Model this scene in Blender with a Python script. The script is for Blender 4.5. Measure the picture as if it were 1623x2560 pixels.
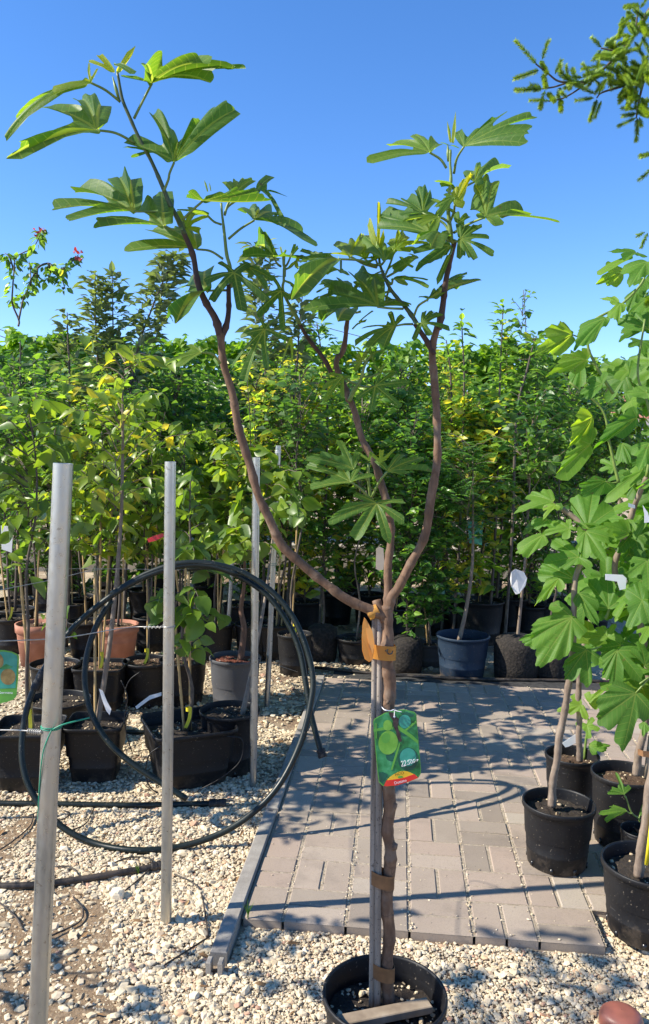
import bpy, math, random
import numpy as np
from mathutils import Vector, Matrix

random.seed(7)
rng = np.random.default_rng(7)
for o in list(bpy.data.objects):
    bpy.data.objects.remove(o)
SC = bpy.context.scene
COL = SC.collection
R = math.radians

# ------------------------------------------------------------------ camera
F = 2000.0                      # focal length in pixels of the 1623 x 2560 photograph
CAMH = 1.55
PITCH = math.atan(143.0 / F)
ROLL = R(1.2)
_r = np.array([1.0, 0, 0]); _f = np.array([0, math.cos(PITCH), -math.sin(PITCH)]); _u = np.array([0, math.sin(PITCH), math.cos(PITCH)])
CR = _r * math.cos(ROLL) + _u * math.sin(ROLL)
CU = _u * math.cos(ROLL) - _r * math.sin(ROLL)
CF = _f
CP = np.array([0, 0, CAMH])
cam_d = bpy.data.cameras.new('camera')
cam = bpy.data.objects.new('camera', cam_d); COL.objects.link(cam)
cam_d.sensor_fit = 'VERTICAL'; cam_d.sensor_height = 36.0; cam_d.lens = 36.0 * F / 2560.0
cam_d.clip_start = 0.05; cam_d.clip_end = 2000
m = Matrix(((CR[0], CU[0], -CF[0], CP[0]), (CR[1], CU[1], -CF[1], CP[1]), (CR[2], CU[2], -CF[2], CP[2]), (0, 0, 0, 1)))
cam.matrix_world = m
SC.camera = cam

# ------------------------------------------------------------------ light
SUN_DIR = np.array([1.0, 0.16, -0.80]); SUN_DIR /= np.linalg.norm(SUN_DIR)   # the way the light travels
SUN_EL = math.asin(-SUN_DIR[2]); SUN_AZ = math.atan2(-SUN_DIR[0], -SUN_DIR[1])
w = bpy.data.worlds.new('World'); SC.world = w; w.use_nodes = True
nt = w.node_tree; bg = nt.nodes['Background']
sky = nt.nodes.new('ShaderNodeTexSky'); sky.sky_type = 'NISHITA'; sky.sun_disc = False
sky.sun_elevation = SUN_EL; sky.sun_rotation = SUN_AZ
sky.air_density = 0.85; sky.dust_density = 0.05; sky.ozone_density = 3.5; sky.altitude = 100
hs = nt.nodes.new('ShaderNodeHueSaturation'); hs.inputs['Saturation'].default_value = 1.22
tint = nt.nodes.new('ShaderNodeMix'); tint.data_type = 'RGBA'; tint.blend_type = 'MULTIPLY'; tint.inputs[0].default_value = 1.0; tint.inputs[7].default_value = (1.04, .93, 1.0, 1)
nt.links.new(sky.outputs[0], hs.inputs['Color']); nt.links.new(hs.outputs[0], tint.inputs[6]); nt.links.new(tint.outputs[2], bg.inputs[0]); bg.inputs[1].default_value = 0.137
sun_d = bpy.data.lights.new('sun', 'SUN'); sun_d.energy = 4.7; sun_d.angle = R(0.53); sun_d.color = (1.0, 0.93, 0.80)
sun = bpy.data.objects.new('sun', sun_d); COL.objects.link(sun)
sun.rotation_euler = Vector(SUN_DIR).to_track_quat('-Z', 'Y').to_euler()
SC.view_settings.view_transform = 'Standard'; SC.view_settings.look = 'None'
SC.view_settings.exposure = 1.0; SC.view_settings.gamma = 1.0
SC.cycles.max_bounces = 8; SC.cycles.transparent_max_bounces = 8
SC.cycles.use_denoising = True

# ------------------------------------------------------------------ pixels of the photograph to rays
def ray(px, py):
    return CF + (px - 811.5) / F * CR - (py - 1280.0) / F * CU
YS = [1.0]
def at(px, py, Y):
    d = ray(px, py); return CP + d * (Y * YS[0] / d[1])
def ground(px, py, z=0.0):
    d = ray(px, py); return CP + d * ((z - CAMH) / d[2])
KD = 1623 / 1527.0
def atD(x, y, Y): return at(x * KD, y * KD, Y)
def groundD(x, y, z=0.0): return ground(x * KD, y * KD, z)
CROP = {'a': (0, 100, 400 / 1527), 'b': (220, 100, 400 / 1527), 'c': (120, 420, 400 / 1527), 'd': (440, 430, 400 / 1527),
        'e': (740, 480, 400 / 1527), 'f': (900, 260, 520 / 1527), 'g': (400, 650, 400 / 1527), 'h': (750, 650, 500 / 1527),
        'i': (740, 1050, 400 / 1527), 'j': (1270, 0, 353 / 1527), 'k': (1280, 580, 343 / 1527), 'l': (1280, 1000, 343 / 1527),
        'm': (1280, 1400, 343 / 1527), 'n': (880, 1480, 220 / 1019), 'o': (760, 2240, 420 / 1527), 'p': (1220, 1800, 403 / 1527),
        'D': (0, 0, KD), 's': (0, 0, 1.0), 'q': (0, 1650, 420 / 1527), 'r': (300, 1700, 420 / 1527), 't': (0, 1800, 812 / 1527),
        'u': (0, 1260, 420 / 1527), 'v': (660, 1380, 440 / 1527), 'w': (0, 560, 300 / 1527), 'x': (1050, 1380, 350 / 1527)}
def sp(c, p):
    x0, y0, s = CROP[c]; return (x0 + p[0] * s, y0 + p[1] * s)
def nrm(v):
    v = np.asarray(v, float); return v / (np.linalg.norm(v) + 1e-12)

# ------------------------------------------------------------------ mesh building
class MB:
    def __init__(s): s.v = []; s.f = []; s.n = 0; s.tone = []; s.uv = []; s.mi = []
    def add(s, verts, faces, tone=0.5, uv=None, mi=0):
        verts = np.asarray(verts, float).reshape(-1, 3); k = len(verts)
        s.v.append(verts)
        t = np.asarray(tone, float); s.tone.append(np.full(k, float(t)) if t.ndim == 0 else t.reshape(-1))
        s.uv.append(np.zeros((k, 2)) if uv is None else np.asarray(uv, float).reshape(-1, 2))
        if isinstance(faces, np.ndarray): faces = [faces]
        elif faces and not isinstance(faces[0], np.ndarray):
            g = {}
            for fc in faces: g.setdefault(len(fc), []).append(fc)
            faces = [np.array(a) for a in g.values()]
        for a in faces:
            if len(a): s.f.append(a + s.n); s.mi.append(np.full(len(a), mi))
        s.n += k
    def merge(s, o, mi):
        for v, t, u in zip(o.v, o.tone, o.uv): s.v.append(v); s.tone.append(t); s.uv.append(u)
        for f in o.f: s.f.append(f + s.n); s.mi.append(np.full(len(f), mi))
        s.n += o.n
    def build(s, name, mats, parent=None, smooth=False):
        me = bpy.data.meshes.new(name)
        V = np.concatenate(s.v); tone = np.concatenate(s.tone); uv = np.concatenate(s.uv)
        tot = np.concatenate([np.full(len(a), a.shape[1]) for a in s.f]); li = np.concatenate([a.reshape(-1) for a in s.f]); mi = np.concatenate(s.mi)
        origin = np.zeros(3)
        if parent is not None: origin = np.array(parent.location)
        else: origin = np.array([(V[:, 0].min() + V[:, 0].max()) / 2, (V[:, 1].min() + V[:, 1].max()) / 2, V[:, 2].min()])
        if parent is not None and parent.parent is not None: origin = origin + np.array(parent.parent.location)
        V = V - origin
        me.vertices.add(len(V)); me.vertices.foreach_set('co', V.astype(np.float32).ravel())
        me.loops.add(len(li)); me.loops.foreach_set('vertex_index', li.astype(np.int32))
        me.polygons.add(len(tot)); st = np.concatenate([[0], np.cumsum(tot)[:-1]])
        me.polygons.foreach_set('loop_start', st.astype(np.int32)); me.polygons.foreach_set('material_index', mi.astype(np.int32))
        me.polygons.foreach_set('use_smooth', np.full(len(tot), smooth))
        me.update(calc_edges=True)
        a = me.attributes.new('tone', 'FLOAT', 'POINT'); a.data.foreach_set('value', tone.astype(np.float32))
        u = me.uv_layers.new(name='UVMap'); u.data.foreach_set('uv', uv[li].astype(np.float32).ravel())
        me.validate()
        for mm in (mats if isinstance(mats, (list, tuple)) else [mats]): me.materials.append(mm)
        o = bpy.data.objects.new(name, me); COL.objects.link(o)
        if parent is not None: o.parent = parent
        else: o.location = origin
        return o
    # shapes
    def tube(s, pts, rad, sides=8, tone=0.5, cap=True, mi=0, squash=None):
        P = np.asarray(pts, float); n = len(P)
        rad = np.full(n, float(rad)) if np.ndim(rad) == 0 else np.asarray(rad, float)
        T = np.gradient(P, axis=0); T /= (np.linalg.norm(T, axis=1)[:, None] + 1e-12)
        ref = np.array([0, 0, 1.0]) if abs(T[0][2]) < .9 else np.array([1.0, 0, 0])
        N = nrm(np.cross(T[0], ref)); L = 0; ang = np.linspace(0, 2 * np.pi, sides, endpoint=False); V = []; UV = []
        for i in range(n):
            N = nrm(N - T[i] * N.dot(T[i])); B = np.cross(T[i], N)
            if i: L += np.linalg.norm(P[i] - P[i - 1])
            V.append(P[i] + rad[i] * (np.cos(ang)[:, None] * N + np.sin(ang)[:, None] * B)); UV.append(np.c_[ang / 6.283, np.full(sides, L)])
        V = np.concatenate(V); i = np.arange(n - 1)[:, None] * sides; j = np.arange(sides)[None, :]; j2 = (j + 1) % sides
        q = np.stack([i + j, i + j2, i + sides + j2, i + sides + j], -1).reshape(-1, 4)
        fs = [q]
        if cap: fs += [np.arange(sides)[::-1][None, :], (np.arange(sides) + (n - 1) * sides)[None, :]]
        s.add(V, fs, tone, np.concatenate(UV), mi)
    def lathe(s, c, prof, n=32, tone=0.5, mi=0, scale=(1, 1), rot=0.0, power=None, tilt=None):
        prof = np.asarray(prof, float); a = np.linspace(0, 2 * np.pi, n, endpoint=False)
        cx, sy = np.cos(a), np.sin(a)
        if power:
            k = 1.0 / (np.abs(cx) ** power + np.abs(sy) ** power) ** (1.0 / power); cx = cx * k; sy = sy * k
        x = prof[:, 0][:, None] * cx[None] * scale[0]; y = prof[:, 0][:, None] * sy[None] * scale[1]; z = np.repeat(prof[:, 1][:, None], n, 1)
        cr, sr = math.cos(rot), math.sin(rot)
        V = np.stack([x * cr - y * sr, x * sr + y * cr, z], -1).reshape(-1, 3)
        if tilt is not None: V = V @ np.array(tilt).T
        V = V + np.asarray(c)
        k = len(prof); i = np.arange(k - 1)[:, None] * n; j = np.arange(n)[None]; j2 = (j + 1) % n
        s.add(V, np.stack([i + j, i + j2, i + n + j2, i + n + j], -1).reshape(-1, 4), tone, np.stack([np.repeat(a[None] / 6.283, k, 0), z], -1).reshape(-1, 2), mi)
    def box(s, c, size, ax=None, tone=0.5, mi=0, bev=0.0):
        ax = np.eye(3) if ax is None else np.asarray(ax, float); hx, hy, hz = np.asarray(size, float) / 2; b = bev
        ring = lambda z, i: [(-hx + i, -hy + i, z), (hx - i, -hy + i, z), (hx - i, hy - i, z), (-hx + i, hy - i, z)]
        if b > 0:
            V = np.array(ring(-hz, b) + ring(-hz + b, 0) + ring(hz - b, 0) + ring(hz, b)); k = 4
        else: V = np.array(ring(-hz, 0) + ring(hz, 0)); k = 2
        f = [(3, 2, 1, 0), tuple((k - 1) * 4 + i for i in range(4))]
        for l in range(k - 1):
            for i in range(4): f.append((l * 4 + i, l * 4 + (i + 1) % 4, l * 4 + 4 + (i + 1) % 4, l * 4 + 4 + i))
        s.add(V @ ax + np.asarray(c), f, tone, V[:, :2], mi)
    def plate(s, outline, thick, nvec, tone=0.5, mi=0):
        P = np.asarray(outline, float); n = len(P); o = np.asarray(nvec) * thick
        f = [tuple(range(n)), tuple(range(2 * n - 1, n - 1, -1))] + [(i, n + i, n + (i + 1) % n, (i + 1) % n) for i in range(n)]
        s.add(np.concatenate([P, P - o]), f, tone, np.concatenate([P[:, [0, 2]]] * 2), mi)
    def strip(s, pts, width, wdir, thick=0.0008, tone=0.5, mi=0):
        P = np.asarray(pts, float); n = len(P); W = np.asarray(wdir, float); W = np.repeat(W[None], n, 0) if W.ndim == 1 else W
        T = np.gradient(P, axis=0); N = np.cross(T, W); N /= (np.linalg.norm(N, axis=1)[:, None] + 1e-12)
        h = W * (np.asarray(width).reshape(-1, 1) if np.ndim(width) else width) / 2; t = N * thick / 2
        V = np.concatenate([P - h - t, P + h - t, P + h + t, P - h + t]); f = []
        for i in range(n - 1):
            for a, b in ((0, 1), (1, 2), (2, 3), (3, 0)): f.append((a * n + i, b * n + i, b * n + i + 1, a * n + i + 1))
        f += [(0, n, 2 * n, 3 * n), (4 * n - 1, 3 * n - 1, 2 * n - 1, n - 1)]
        s.add(V, f, tone, None, mi)

def spline(pts, m=6):
    P = np.asarray(pts, float)
    if len(P) < 3: return np.array([P[0] + (P[-1] - P[0]) * t for t in np.linspace(0, 1, m + 1)])
    E = np.concatenate([[2 * P[0] - P[1]], P, [2 * P[-1] - P[-2]]]); out = []
    for i in range(1, len(E) - 2):
        for t in np.linspace(0, 1, m, endpoint=False):
            a, b, c, d = E[i - 1], E[i], E[i + 1], E[i + 2]
            out.append(.5 * ((2 * b) + (c - a) * t + (2 * a - 5 * b + 4 * c - d) * t * t + (3 * b - a - 3 * c + d) * t ** 3))
    out.append(P[-1]); return np.array(out)

def tag(o, label, cat=None, group=None, kind=None):
    if label: o['label'] = label
    if cat: o['category'] = cat
    if group: o['group'] = group
    if kind: o['kind'] = kind
    return o
def thing(name, loc, label, cat, group=None):
    o = bpy.data.objects.new(name, None); o.empty_display_size = 0.1; COL.objects.link(o); o.location = Vector([float(c) for c in loc])
    return tag(o, label, cat, group)

# ------------------------------------------------------------------ materials
def mat(name):
    mm = bpy.data.materials.new(name); mm.use_nodes = True; n = mm.node_tree; n.nodes.clear()
    out = n.nodes.new('ShaderNodeOutputMaterial'); b = n.nodes.new('ShaderNodeBsdfPrincipled'); n.links.new(b.outputs[0], out.inputs[0])
    return mm, n, b, out
def N(n, t, **kw):
    x = n.nodes.new('ShaderNode' + t)
    for k, v in kw.items():
        if isinstance(k, str) and hasattr(x, k): setattr(x, k, v)
    return x
def ramp(n, fac, stops):
    r = n.nodes.new('ShaderNodeValToRGB'); e = r.color_ramp.elements
    while len(e) > 1: e.remove(e[-1])
    e[0].position = stops[0][0]; e[0].color = (*stops[0][1], 1)
    for p, c in stops[1:]:
        q = e.new(p); q.color = (*c, 1)
    n.links.new(fac, r.inputs[0]); return r.outputs[0]
def math_(n, op, a, b=None, c=None):
    x = n.nodes.new('ShaderNodeMath'); x.operation = op
    for i, v in enumerate((a, b, c)):
        if v is None: continue
        if isinstance(v, (int, float)): x.inputs[i].default_value = v
        else: n.links.new(v, x.inputs[i])
    return x.outputs[0]
def mixc(n, fac, a, b, mode='MIX'):
    x = n.nodes.new('ShaderNodeMix'); x.data_type = 'RGBA'; x.blend_type = mode
    for s_, v in ((0, fac), (6, a), (7, b)):
        if isinstance(v, (int, float)): x.inputs[s_].default_value = v
        elif isinstance(v, tuple): x.inputs[s_].default_value = (*v, 1)
        else: n.links.new(v, x.inputs[s_])
    return x.outputs[2]
def noise(n, scale, detail=4, rough=.55, vec='Object', stretch=None):
    tc = n.nodes.new('ShaderNodeTexCoord'); x = n.nodes.new('ShaderNodeTexNoise'); x.inputs['Scale'].default_value = scale; x.inputs['Detail'].default_value = detail; x.inputs['Roughness'].default_value = rough
    if stretch:
        mp = n.nodes.new('ShaderNodeMapping'); mp.inputs['Scale'].default_value = stretch; n.links.new(tc.outputs[vec], mp.inputs[0]); n.links.new(mp.outputs[0], x.inputs[0])
    else: n.links.new(tc.outputs[vec], x.inputs[0])
    return x.outputs[0]
def bump(n, b, h, strength=.3, dist=.01):
    x = n.nodes.new('ShaderNodeBump'); x.inputs['Strength'].default_value = strength; x.inputs['Distance'].default_value = dist
    n.links.new(h, x.inputs['Height']); n.links.new(x.outputs[0], b.inputs['Normal'])
def attr(n, name='tone'):
    a = n.nodes.new('ShaderNodeAttribute'); a.attribute_name = name; return a.outputs['Fac']

def simple(name, stops, scale=20, rough=.6, bstr=.15, bdist=.004, spec=.5, metal=0, stretch=None, detail=5):
    mm, n, b, o = mat(name); f = noise(n, scale, detail, stretch=stretch)
    n.links.new(ramp(n, f, stops), b.inputs['Base Color']); b.inputs['Roughness'].default_value = rough
    b.inputs['Specular IOR Level'].default_value = spec; b.inputs['Metallic'].default_value = metal
    if bstr: bump(n, b, f, bstr, bdist)
    return mm

def leaf_mat(name, stops, trans=.45, rough=.45, tboost=2.2, veins=False, under=None, spec=.5):
    mm, n, b, o = mat(name); t = attr(n); nz = noise(n, 30, 3)
    f = math_(n, 'ADD', t, math_(n, 'MULTIPLY', math_(n, 'SUBTRACT', nz, .5), .25))
    c = ramp(n, f, stops); ct = c
    if veins:
        uvn = N(n, 'UVMap'); sx = n.nodes.new('ShaderNodeSeparateXYZ'); n.links.new(uvn.outputs[0], sx.inputs[0])
        u = math_(n, 'ABSOLUTE', sx.outputs[0]); v = sx.outputs[1]
        wid = math_(n, 'MULTIPLY', math_(n, 'SUBTRACT', 1.15, v), .018)
        mid = math_(n, 'LESS_THAN', u, wid)
        ph = math_(n, 'FRACT', math_(n, 'MULTIPLY', math_(n, 'SUBTRACT', v, math_(n, 'MULTIPLY', u, .75)), 8.0))
        sd = math_(n, 'MULTIPLY', math_(n, 'LESS_THAN', ph, .09), .55)
        vm = math_(n, 'MAXIMUM', mid, sd)
        c = mixc(n, math_(n, 'MULTIPLY', vm, .55), c, (.30, .36, .10))
        ct = mixc(n, math_(n, 'MULTIPLY', vm, .6), ct, (.34, .40, .10))
        spot = math_(n, 'MULTIPLY', math_(n, 'GREATER_THAN', noise(n, 34, 3, .6), .70), .75); c = mixc(n, spot, c, (.20, .13, .04)); ct = mixc(n, spot, ct, (.10, .06, .02))
        bump(n, b, math_(n, 'ADD', math_(n, 'MULTIPLY', vm, -.6), noise(n, 60, 4)), .35, .003)
    if under:
        g = n.nodes.new('ShaderNodeNewGeometry'); c = mixc(n, math_(n, 'MULTIPLY', g.outputs['Backfacing'], .6), c, under)
    n.links.new(c, b.inputs['Base Color']); b.inputs['Roughness'].default_value = rough; b.inputs['Specular IOR Level'].default_value = spec
    tr = n.nodes.new('ShaderNodeBsdfTranslucent')
    n.links.new(mixc(n, 1.0, ct, (tboost, tboost * .92, tboost * .35), 'MULTIPLY'), tr.inputs[0])
    ms = n.nodes.new('ShaderNodeMixShader'); ms.inputs[0].default_value = trans
    n.links.new(b.outputs[0], ms.inputs[1]); n.links.new(tr.outputs[0], ms.inputs[2]); n.links.new(ms.outputs[0], o.inputs[0])
    return mm

FIG = leaf_mat('fig_leaf_green', [(0, (.026, .072, .020)), (.45, (.060, .140, .020)), (.75, (.16, .26, .022)), (1, (.46, .45, .02))], .50, .45, 2.6, True, (.085, .155, .040), spec=.28)
FIGR = leaf_mat('fig_leaf_bright', [(0, (.032, .115, .012)), (.5, (.075, .215, .016)), (1, (.26, .40, .025))], .48, .5, 2.4, True, (.10, .19, .04), spec=.25)
CHERRY = leaf_mat('cherry_leaf', [(0, (.055, .12, .018)), (.5, (.13, .225, .026)), (.85, (.26, .34, .035)), (1, (.48, .42, .04))], .48, .38, 2.2, under=(.14, .20, .10))
PLUM = leaf_mat('plum_leaf', [(0, (.035, .100, .024)), (.5, (.110, .225, .040)), (.9, (.25, .40, .055)), (1, (.50, .46, .06))], .50, .38, 2.5, under=(.13, .18, .10))
APPLE = leaf_mat('apple_leaf', [(0, (.075, .125, .055)), (.5, (.125, .185, .075)), (1, (.22, .30, .10))], .38, .42, 2.0, under=(.30, .34, .28))
VINE = leaf_mat('vine_leaf', [(0, (.06, .15, .015)), (.5, (.12, .25, .022)), (1, (.24, .36, .03))], .45, .5, 2.3)
GLOSSY = leaf_mat('glossy_leaf', [(0, (.030, .095, .026)), (.5, (.095, .215, .042)), (1, (.24, .40, .06))], .48, .28, 2.3)
LOCUST = leaf_mat('locust_leaf', [(0, (.055, .15, .045)), (.5, (.12, .26, .07)), (1, (.22, .38, .09))], .46, .5, 2.3)
REDLEAF = leaf_mat('red_leaf', [(0, (.28, .03, .04)), (1, (.45, .05, .06))], .45, .45, 1.6)
NEEDLE = leaf_mat('needle_green', [(0, (.045, .125, .035)), (.5, (.12, .25, .035)), (1, (.28, .40, .04))], .35, .5, 1.6)

def bark_mat(name, c1, c2, c3, ring=False):
    mm, n, b, o = mat(name); f = noise(n, 55, 6, .65, stretch=(1, 1, .35)); f2 = noise(n, 9, 3)
    uvn = N(n, 'UVMap'); sx = n.nodes.new('ShaderNodeSeparateXYZ'); n.links.new(uvn.outputs[0], sx.inputs[0])
    rg = math_(n, 'FRACT', math_(n, 'ADD', math_(n, 'MULTIPLY', sx.outputs[1], 17.0), math_(n, 'MULTIPLY', f2, 3.2))); rg = math_(n, 'MULTIPLY', math_(n, 'LESS_THAN', rg, .06), math_(n, 'MULTIPLY', f, .75 if ring else 0.0))
    c = ramp(n, f, [(.3, c1), (.52, c2), (.72, c3)]); c = mixc(n, math_(n, 'MULTIPLY', ramp(n, noise(n, 14, 5, .65), [(.52, (0, 0, 0)), (.62, (1, 1, 1))]), .55 if ring else 0.0), c, (.23, .18, .135)); c = mixc(n, rg, c, tuple(x * .45 for x in c1)); c = mixc(n, math_(n, 'MULTIPLY', f2, .55), c, c1)
    n.links.new(c, b.inputs['Base Color']); b.inputs['Roughness'].default_value = .75; bump(n, b, f, .5, .004); return mm
BARK = bark_mat('fig_bark', (.075, .040, .022), (.165, .090, .050), (.29, .18, .11), True)
BARKY = bark_mat('fig_young_bark', (.035, .017, .014), (.070, .036, .028), (.12, .068, .050))
TWIG = bark_mat('tree_bark', (.05, .038, .030), (.10, .078, .06), (.19, .155, .12))
PALEBARK = bark_mat('pale_bark', (.14, .10, .075), (.23, .175, .13), (.34, .28, .21))
REDBARK = bark_mat('brown_bark', (.07, .035, .022), (.14, .070, .042), (.22, .12, .075))
STEM = simple('green_stem', [(.3, (.10, .16, .03)), (.7, (.19, .26, .06))], 40, .5, .1)
STEMD = simple('dark_green_stem', [(.3, (.035, .055, .022)), (.7, (.075, .105, .035))], 40, .5, .1)
YSTEM = simple('yellow_stem', [(.3, (.36, .36, .08)), (.7, (.48, .46, .14))], 40, .5, .1)
CANE = simple('bamboo_cane', [(.3, (.30, .19, .075)), (.55, (.46, .31, .13)), (.75, (.55, .40, .20))], 12, .5, .1, stretch=(1, 1, .2))
def plastic(name, c, c2, rough=.42, mud=True):
    mm, n, b, o = mat(name); f = noise(n, 6, 8, .7); g = noise(n, 120, 2)
    d = math_(n, 'GREATER_THAN', g, .69); dust = ramp(n, f, [(.42, (0, 0, 0)), (.75, (1, 1, 1))])
    cc = mixc(n, math_(n, 'MULTIPLY', dust, .35), c, c2); tcz = n.nodes.new('ShaderNodeTexCoord'); sz = n.nodes.new('ShaderNodeSeparateXYZ'); n.links.new(tcz.outputs['Object'], sz.inputs[0])
    if mud: cc = mixc(n, math_(n, 'MULTIPLY', ramp(n, math_(n, 'SUBTRACT', noise(n, 16, 6, .7), math_(n, 'MULTIPLY', sz.outputs[2], 3.2)), [(.36, (0, 0, 0)), (.56, (1, 1, 1))]), .5), cc, (.13, .10, .075))
    scr = math_(n, 'MULTIPLY', math_(n, 'GREATER_THAN', noise(n, 9, 5, .6, stretch=(1, 1, 9)), .69), .35); cc = mixc(n, scr, cc, (.10, .10, .10)); cc = mixc(n, math_(n, 'MULTIPLY', d, .35), cc, (.25, .21, .16))
    n.links.new(cc, b.inputs['Base Color']); n.links.new(ramp(n, f, [(.3, (rough,) * 3), (.7, (rough + .25,) * 3)]), b.inputs['Roughness']); b.inputs['Specular IOR Level'].default_value = .35; bump(n, b, noise(n, 40, 3), .05, .002); return mm
BLACKP = plastic('black_plastic', (.006, .006, .0075), (.026, .025, .024))
GREYP = plastic('grey_plastic', (.060, .060, .064), (.13, .13, .13), .5)
BLUEP = plastic('blue_plastic', (.012, .026, .050), (.035, .058, .085), .45)
HOSE = plastic('hose_plastic', (.005, .010, .009), (.022, .030, .027), .28, False)
TERRA = simple('terracotta', [(.3, (.27, .105, .060)), (.6, (.37, .155, .095)), (.8, (.44, .22, .15))], 12, .75, .1)
MESHP = simple('root_mesh', [(.4, (.008, .006, .005)), (.6, (.026, .020, .016)), (.8, (.065, .05, .04))], 60, .9, .8, .01)
def soil_mat(name, stops):
    mm, n, b, o = mat(name); f = noise(n, 70, 8, .75); n.links.new(ramp(n, f, stops), b.inputs['Base Color']); b.inputs['Roughness'].default_value = .95; bump(n, b, f, 1.0, .02); return mm
SOIL = soil_mat('dark_soil', [(.3, (.012, .009, .007)), (.55, (.045, .032, .022)), (.72, (.11, .080, .055)), (.85, (.25, .20, .15))])
BSOIL = soil_mat('brown_soil', [(.3, (.05, .028, .015)), (.55, (.13, .075, .042)), (.75, (.26, .17, .10))])
RSOIL = soil_mat('red_bark_mulch', [(.3, (.07, .018, .010)), (.55, (.20, .055, .030)), (.75, (.32, .12, .07))])
WOOD = simple('weathered_wood', [(.3, (.16, .115, .075)), (.55, (.29, .225, .155)), (.75, (.40, .33, .25))], 14, .8, .3, stretch=(1, 1, .12))
def stake_mat():
    mm, n, b, o = mat('stake_wood'); f = noise(n, 60, 6, .6, stretch=(1, 1, .06)); s2 = noise(n, 160, 2)
    c = ramp(n, f, [(.3, (.13, .10, .075)), (.5, (.25, .205, .16)), (.7, (.37, .32, .27))]); c = mixc(n, math_(n, 'MULTIPLY', math_(n, 'GREATER_THAN', s2, .64), .75), c, (.05, .035, .025))
    n.links.new(c, b.inputs['Base Color']); b.inputs['Roughness'].default_value = .75; bump(n, b, f, .3, .003); return mm
STAKE = stake_mat()
STRAP = simple('brown_strap', [(.3, (.11, .050, .018)), (.7, (.24, .115, .045))], 30, .55, .2)
ORANGE = leaf_mat('orange_tape', [(0, (.50, .22, .03)), (1, (.72, .40, .10))], .40, .25, 1.5)
YELLOW = simple('yellow_tape', [(.3, (.62, .50, .02)), (.7, (.75, .62, .04))], 20, .4, .05)
WHITE = simple('white_plastic', [(.3, (.72, .72, .72)), (.7, (.82, .82, .82))], 10, .4, .03)
REDT = simple('red_tape', [(.3, (.55, .02, .03)), (.7, (.65, .04, .05))], 20, .4, .05)
CYAN = simple('blue_sheet', [(.3, (.03, .32, .50)), (.7, (.06, .42, .62))], 20, .5, .1)
GREENT = simple('green_twine', [(.3, (.0, .16, .09)), (.7, (.02, .28, .16))], 40, .5, .1)
WIRE = simple('wire_steel', [(.3, (.30, .29, .27)), (.7, (.48, .46, .43))], 60, .45, .05, metal=.6)
def galv():
    mm, n, b, o = mat('galvanised_steel'); f = noise(n, 9, 6, .6, stretch=(1, 1, .25)); g = noise(n, 70, 3)
    c = ramp(n, f, [(.3, (.24, .28, .31)), (.48, (.40, .42, .43)), (.62, (.58, .56, .49))]); c = mixc(n, math_(n, 'MULTIPLY', g, .35), c, (.56, .54, .48))
    c = mixc(n, math_(n, 'MULTIPLY', math_(n, 'GREATER_THAN', noise(n, 26, 5, .7), .66), .5), c, (.20, .17, .13))
    n.links.new(c, b.inputs['Base Color']); b.inputs['Metallic'].default_value = .92; n.links.new(ramp(n, g, [(.3, (.26,) * 3), (.7, (.44,) * 3)]), b.inputs['Roughness']); bump(n, b, g, .06, .002); return mm
GALV = galv()
def concrete(name, tone=False, a=(.19, .158, .122), b_=(.34, .288, .228)):
    mm, n, b, o = mat(name); f = noise(n, 7, 8, .7); g = noise(n, 260, 3, .7); h = noise(n, 1.3, 4)
    c = ramp(n, f, [(.3, a), (.7, b_)])
    if tone: c = mixc(n, .75, c, ramp(n, attr(n), [(0, (.215, .170, .132)), (.35, (.300, .242, .188)), (.65, (.350, .260, .202)), (1, (.385, .325, .258))]))
    c = mixc(n, math_(n, 'MULTIPLY', ramp(n, g, [(.35, (1, 1, 1)), (.5, (0, 0, 0))]), .35), c, (.10, .09, .08))
    c = mixc(n, math_(n, 'MULTIPLY', ramp(n, h, [(.5, (0, 0, 0)), (.75, (1, 1, 1))]), .35), c, (.42, .36, .27))
    c = mixc(n, math_(n, 'MULTIPLY', ramp(n, noise(n, 3.2, 7, .68), [(.53, (0, 0, 0)), (.66, (1, 1, 1))]), .42), c, (.115, .095, .078))
    c = mixc(n, math_(n, 'MULTIPLY', math_(n, 'GREATER_THAN', noise(n, 75, 3, .6), .70), .7), c, (.09, .07, .055))
    n.links.new(c, b.inputs['Base Color']); b.inputs['Roughness'].default_value = .88; bump(n, b, g, .35, .002); return mm
PAVER = concrete('paver_concrete', True)
KERB = concrete('kerb_concrete', False, (.20, .18, .155), (.36, .33, .285))
WALLM = concrete('wall_concrete', False, (.30, .27, .22), (.46, .41, .34))
SAND = soil_mat('joint_sand', [(.3, (.26, .20, .135)), (.5, (.46, .38, .28)), (.7, (.66, .58, .46))])
def gravel_mat():
    mm, n, b, o = mat('gravel_stone'); f = noise(n, 90, 4)
    c = ramp(n, attr(n), [(0, (.28, .20, .115)), (.18, (.42, .33, .21)), (.36, (.57, .465, .30)), (.52, (.66, .55, .375)), (.7, (.48, .39, .275)), (.82, (.73, .63, .465)), (.92, (.50, .31, .17)), (1, (.40, .20, .13))])
    c = mixc(n, math_(n, 'MULTIPLY', f, .4), c, (.54, .45, .31)); n.links.new(c, b.inputs['Base Color']); b.inputs['Roughness'].default_value = .85; bump(n, b, f, .3, .003); return mm
GRAVEL = gravel_mat()
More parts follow.
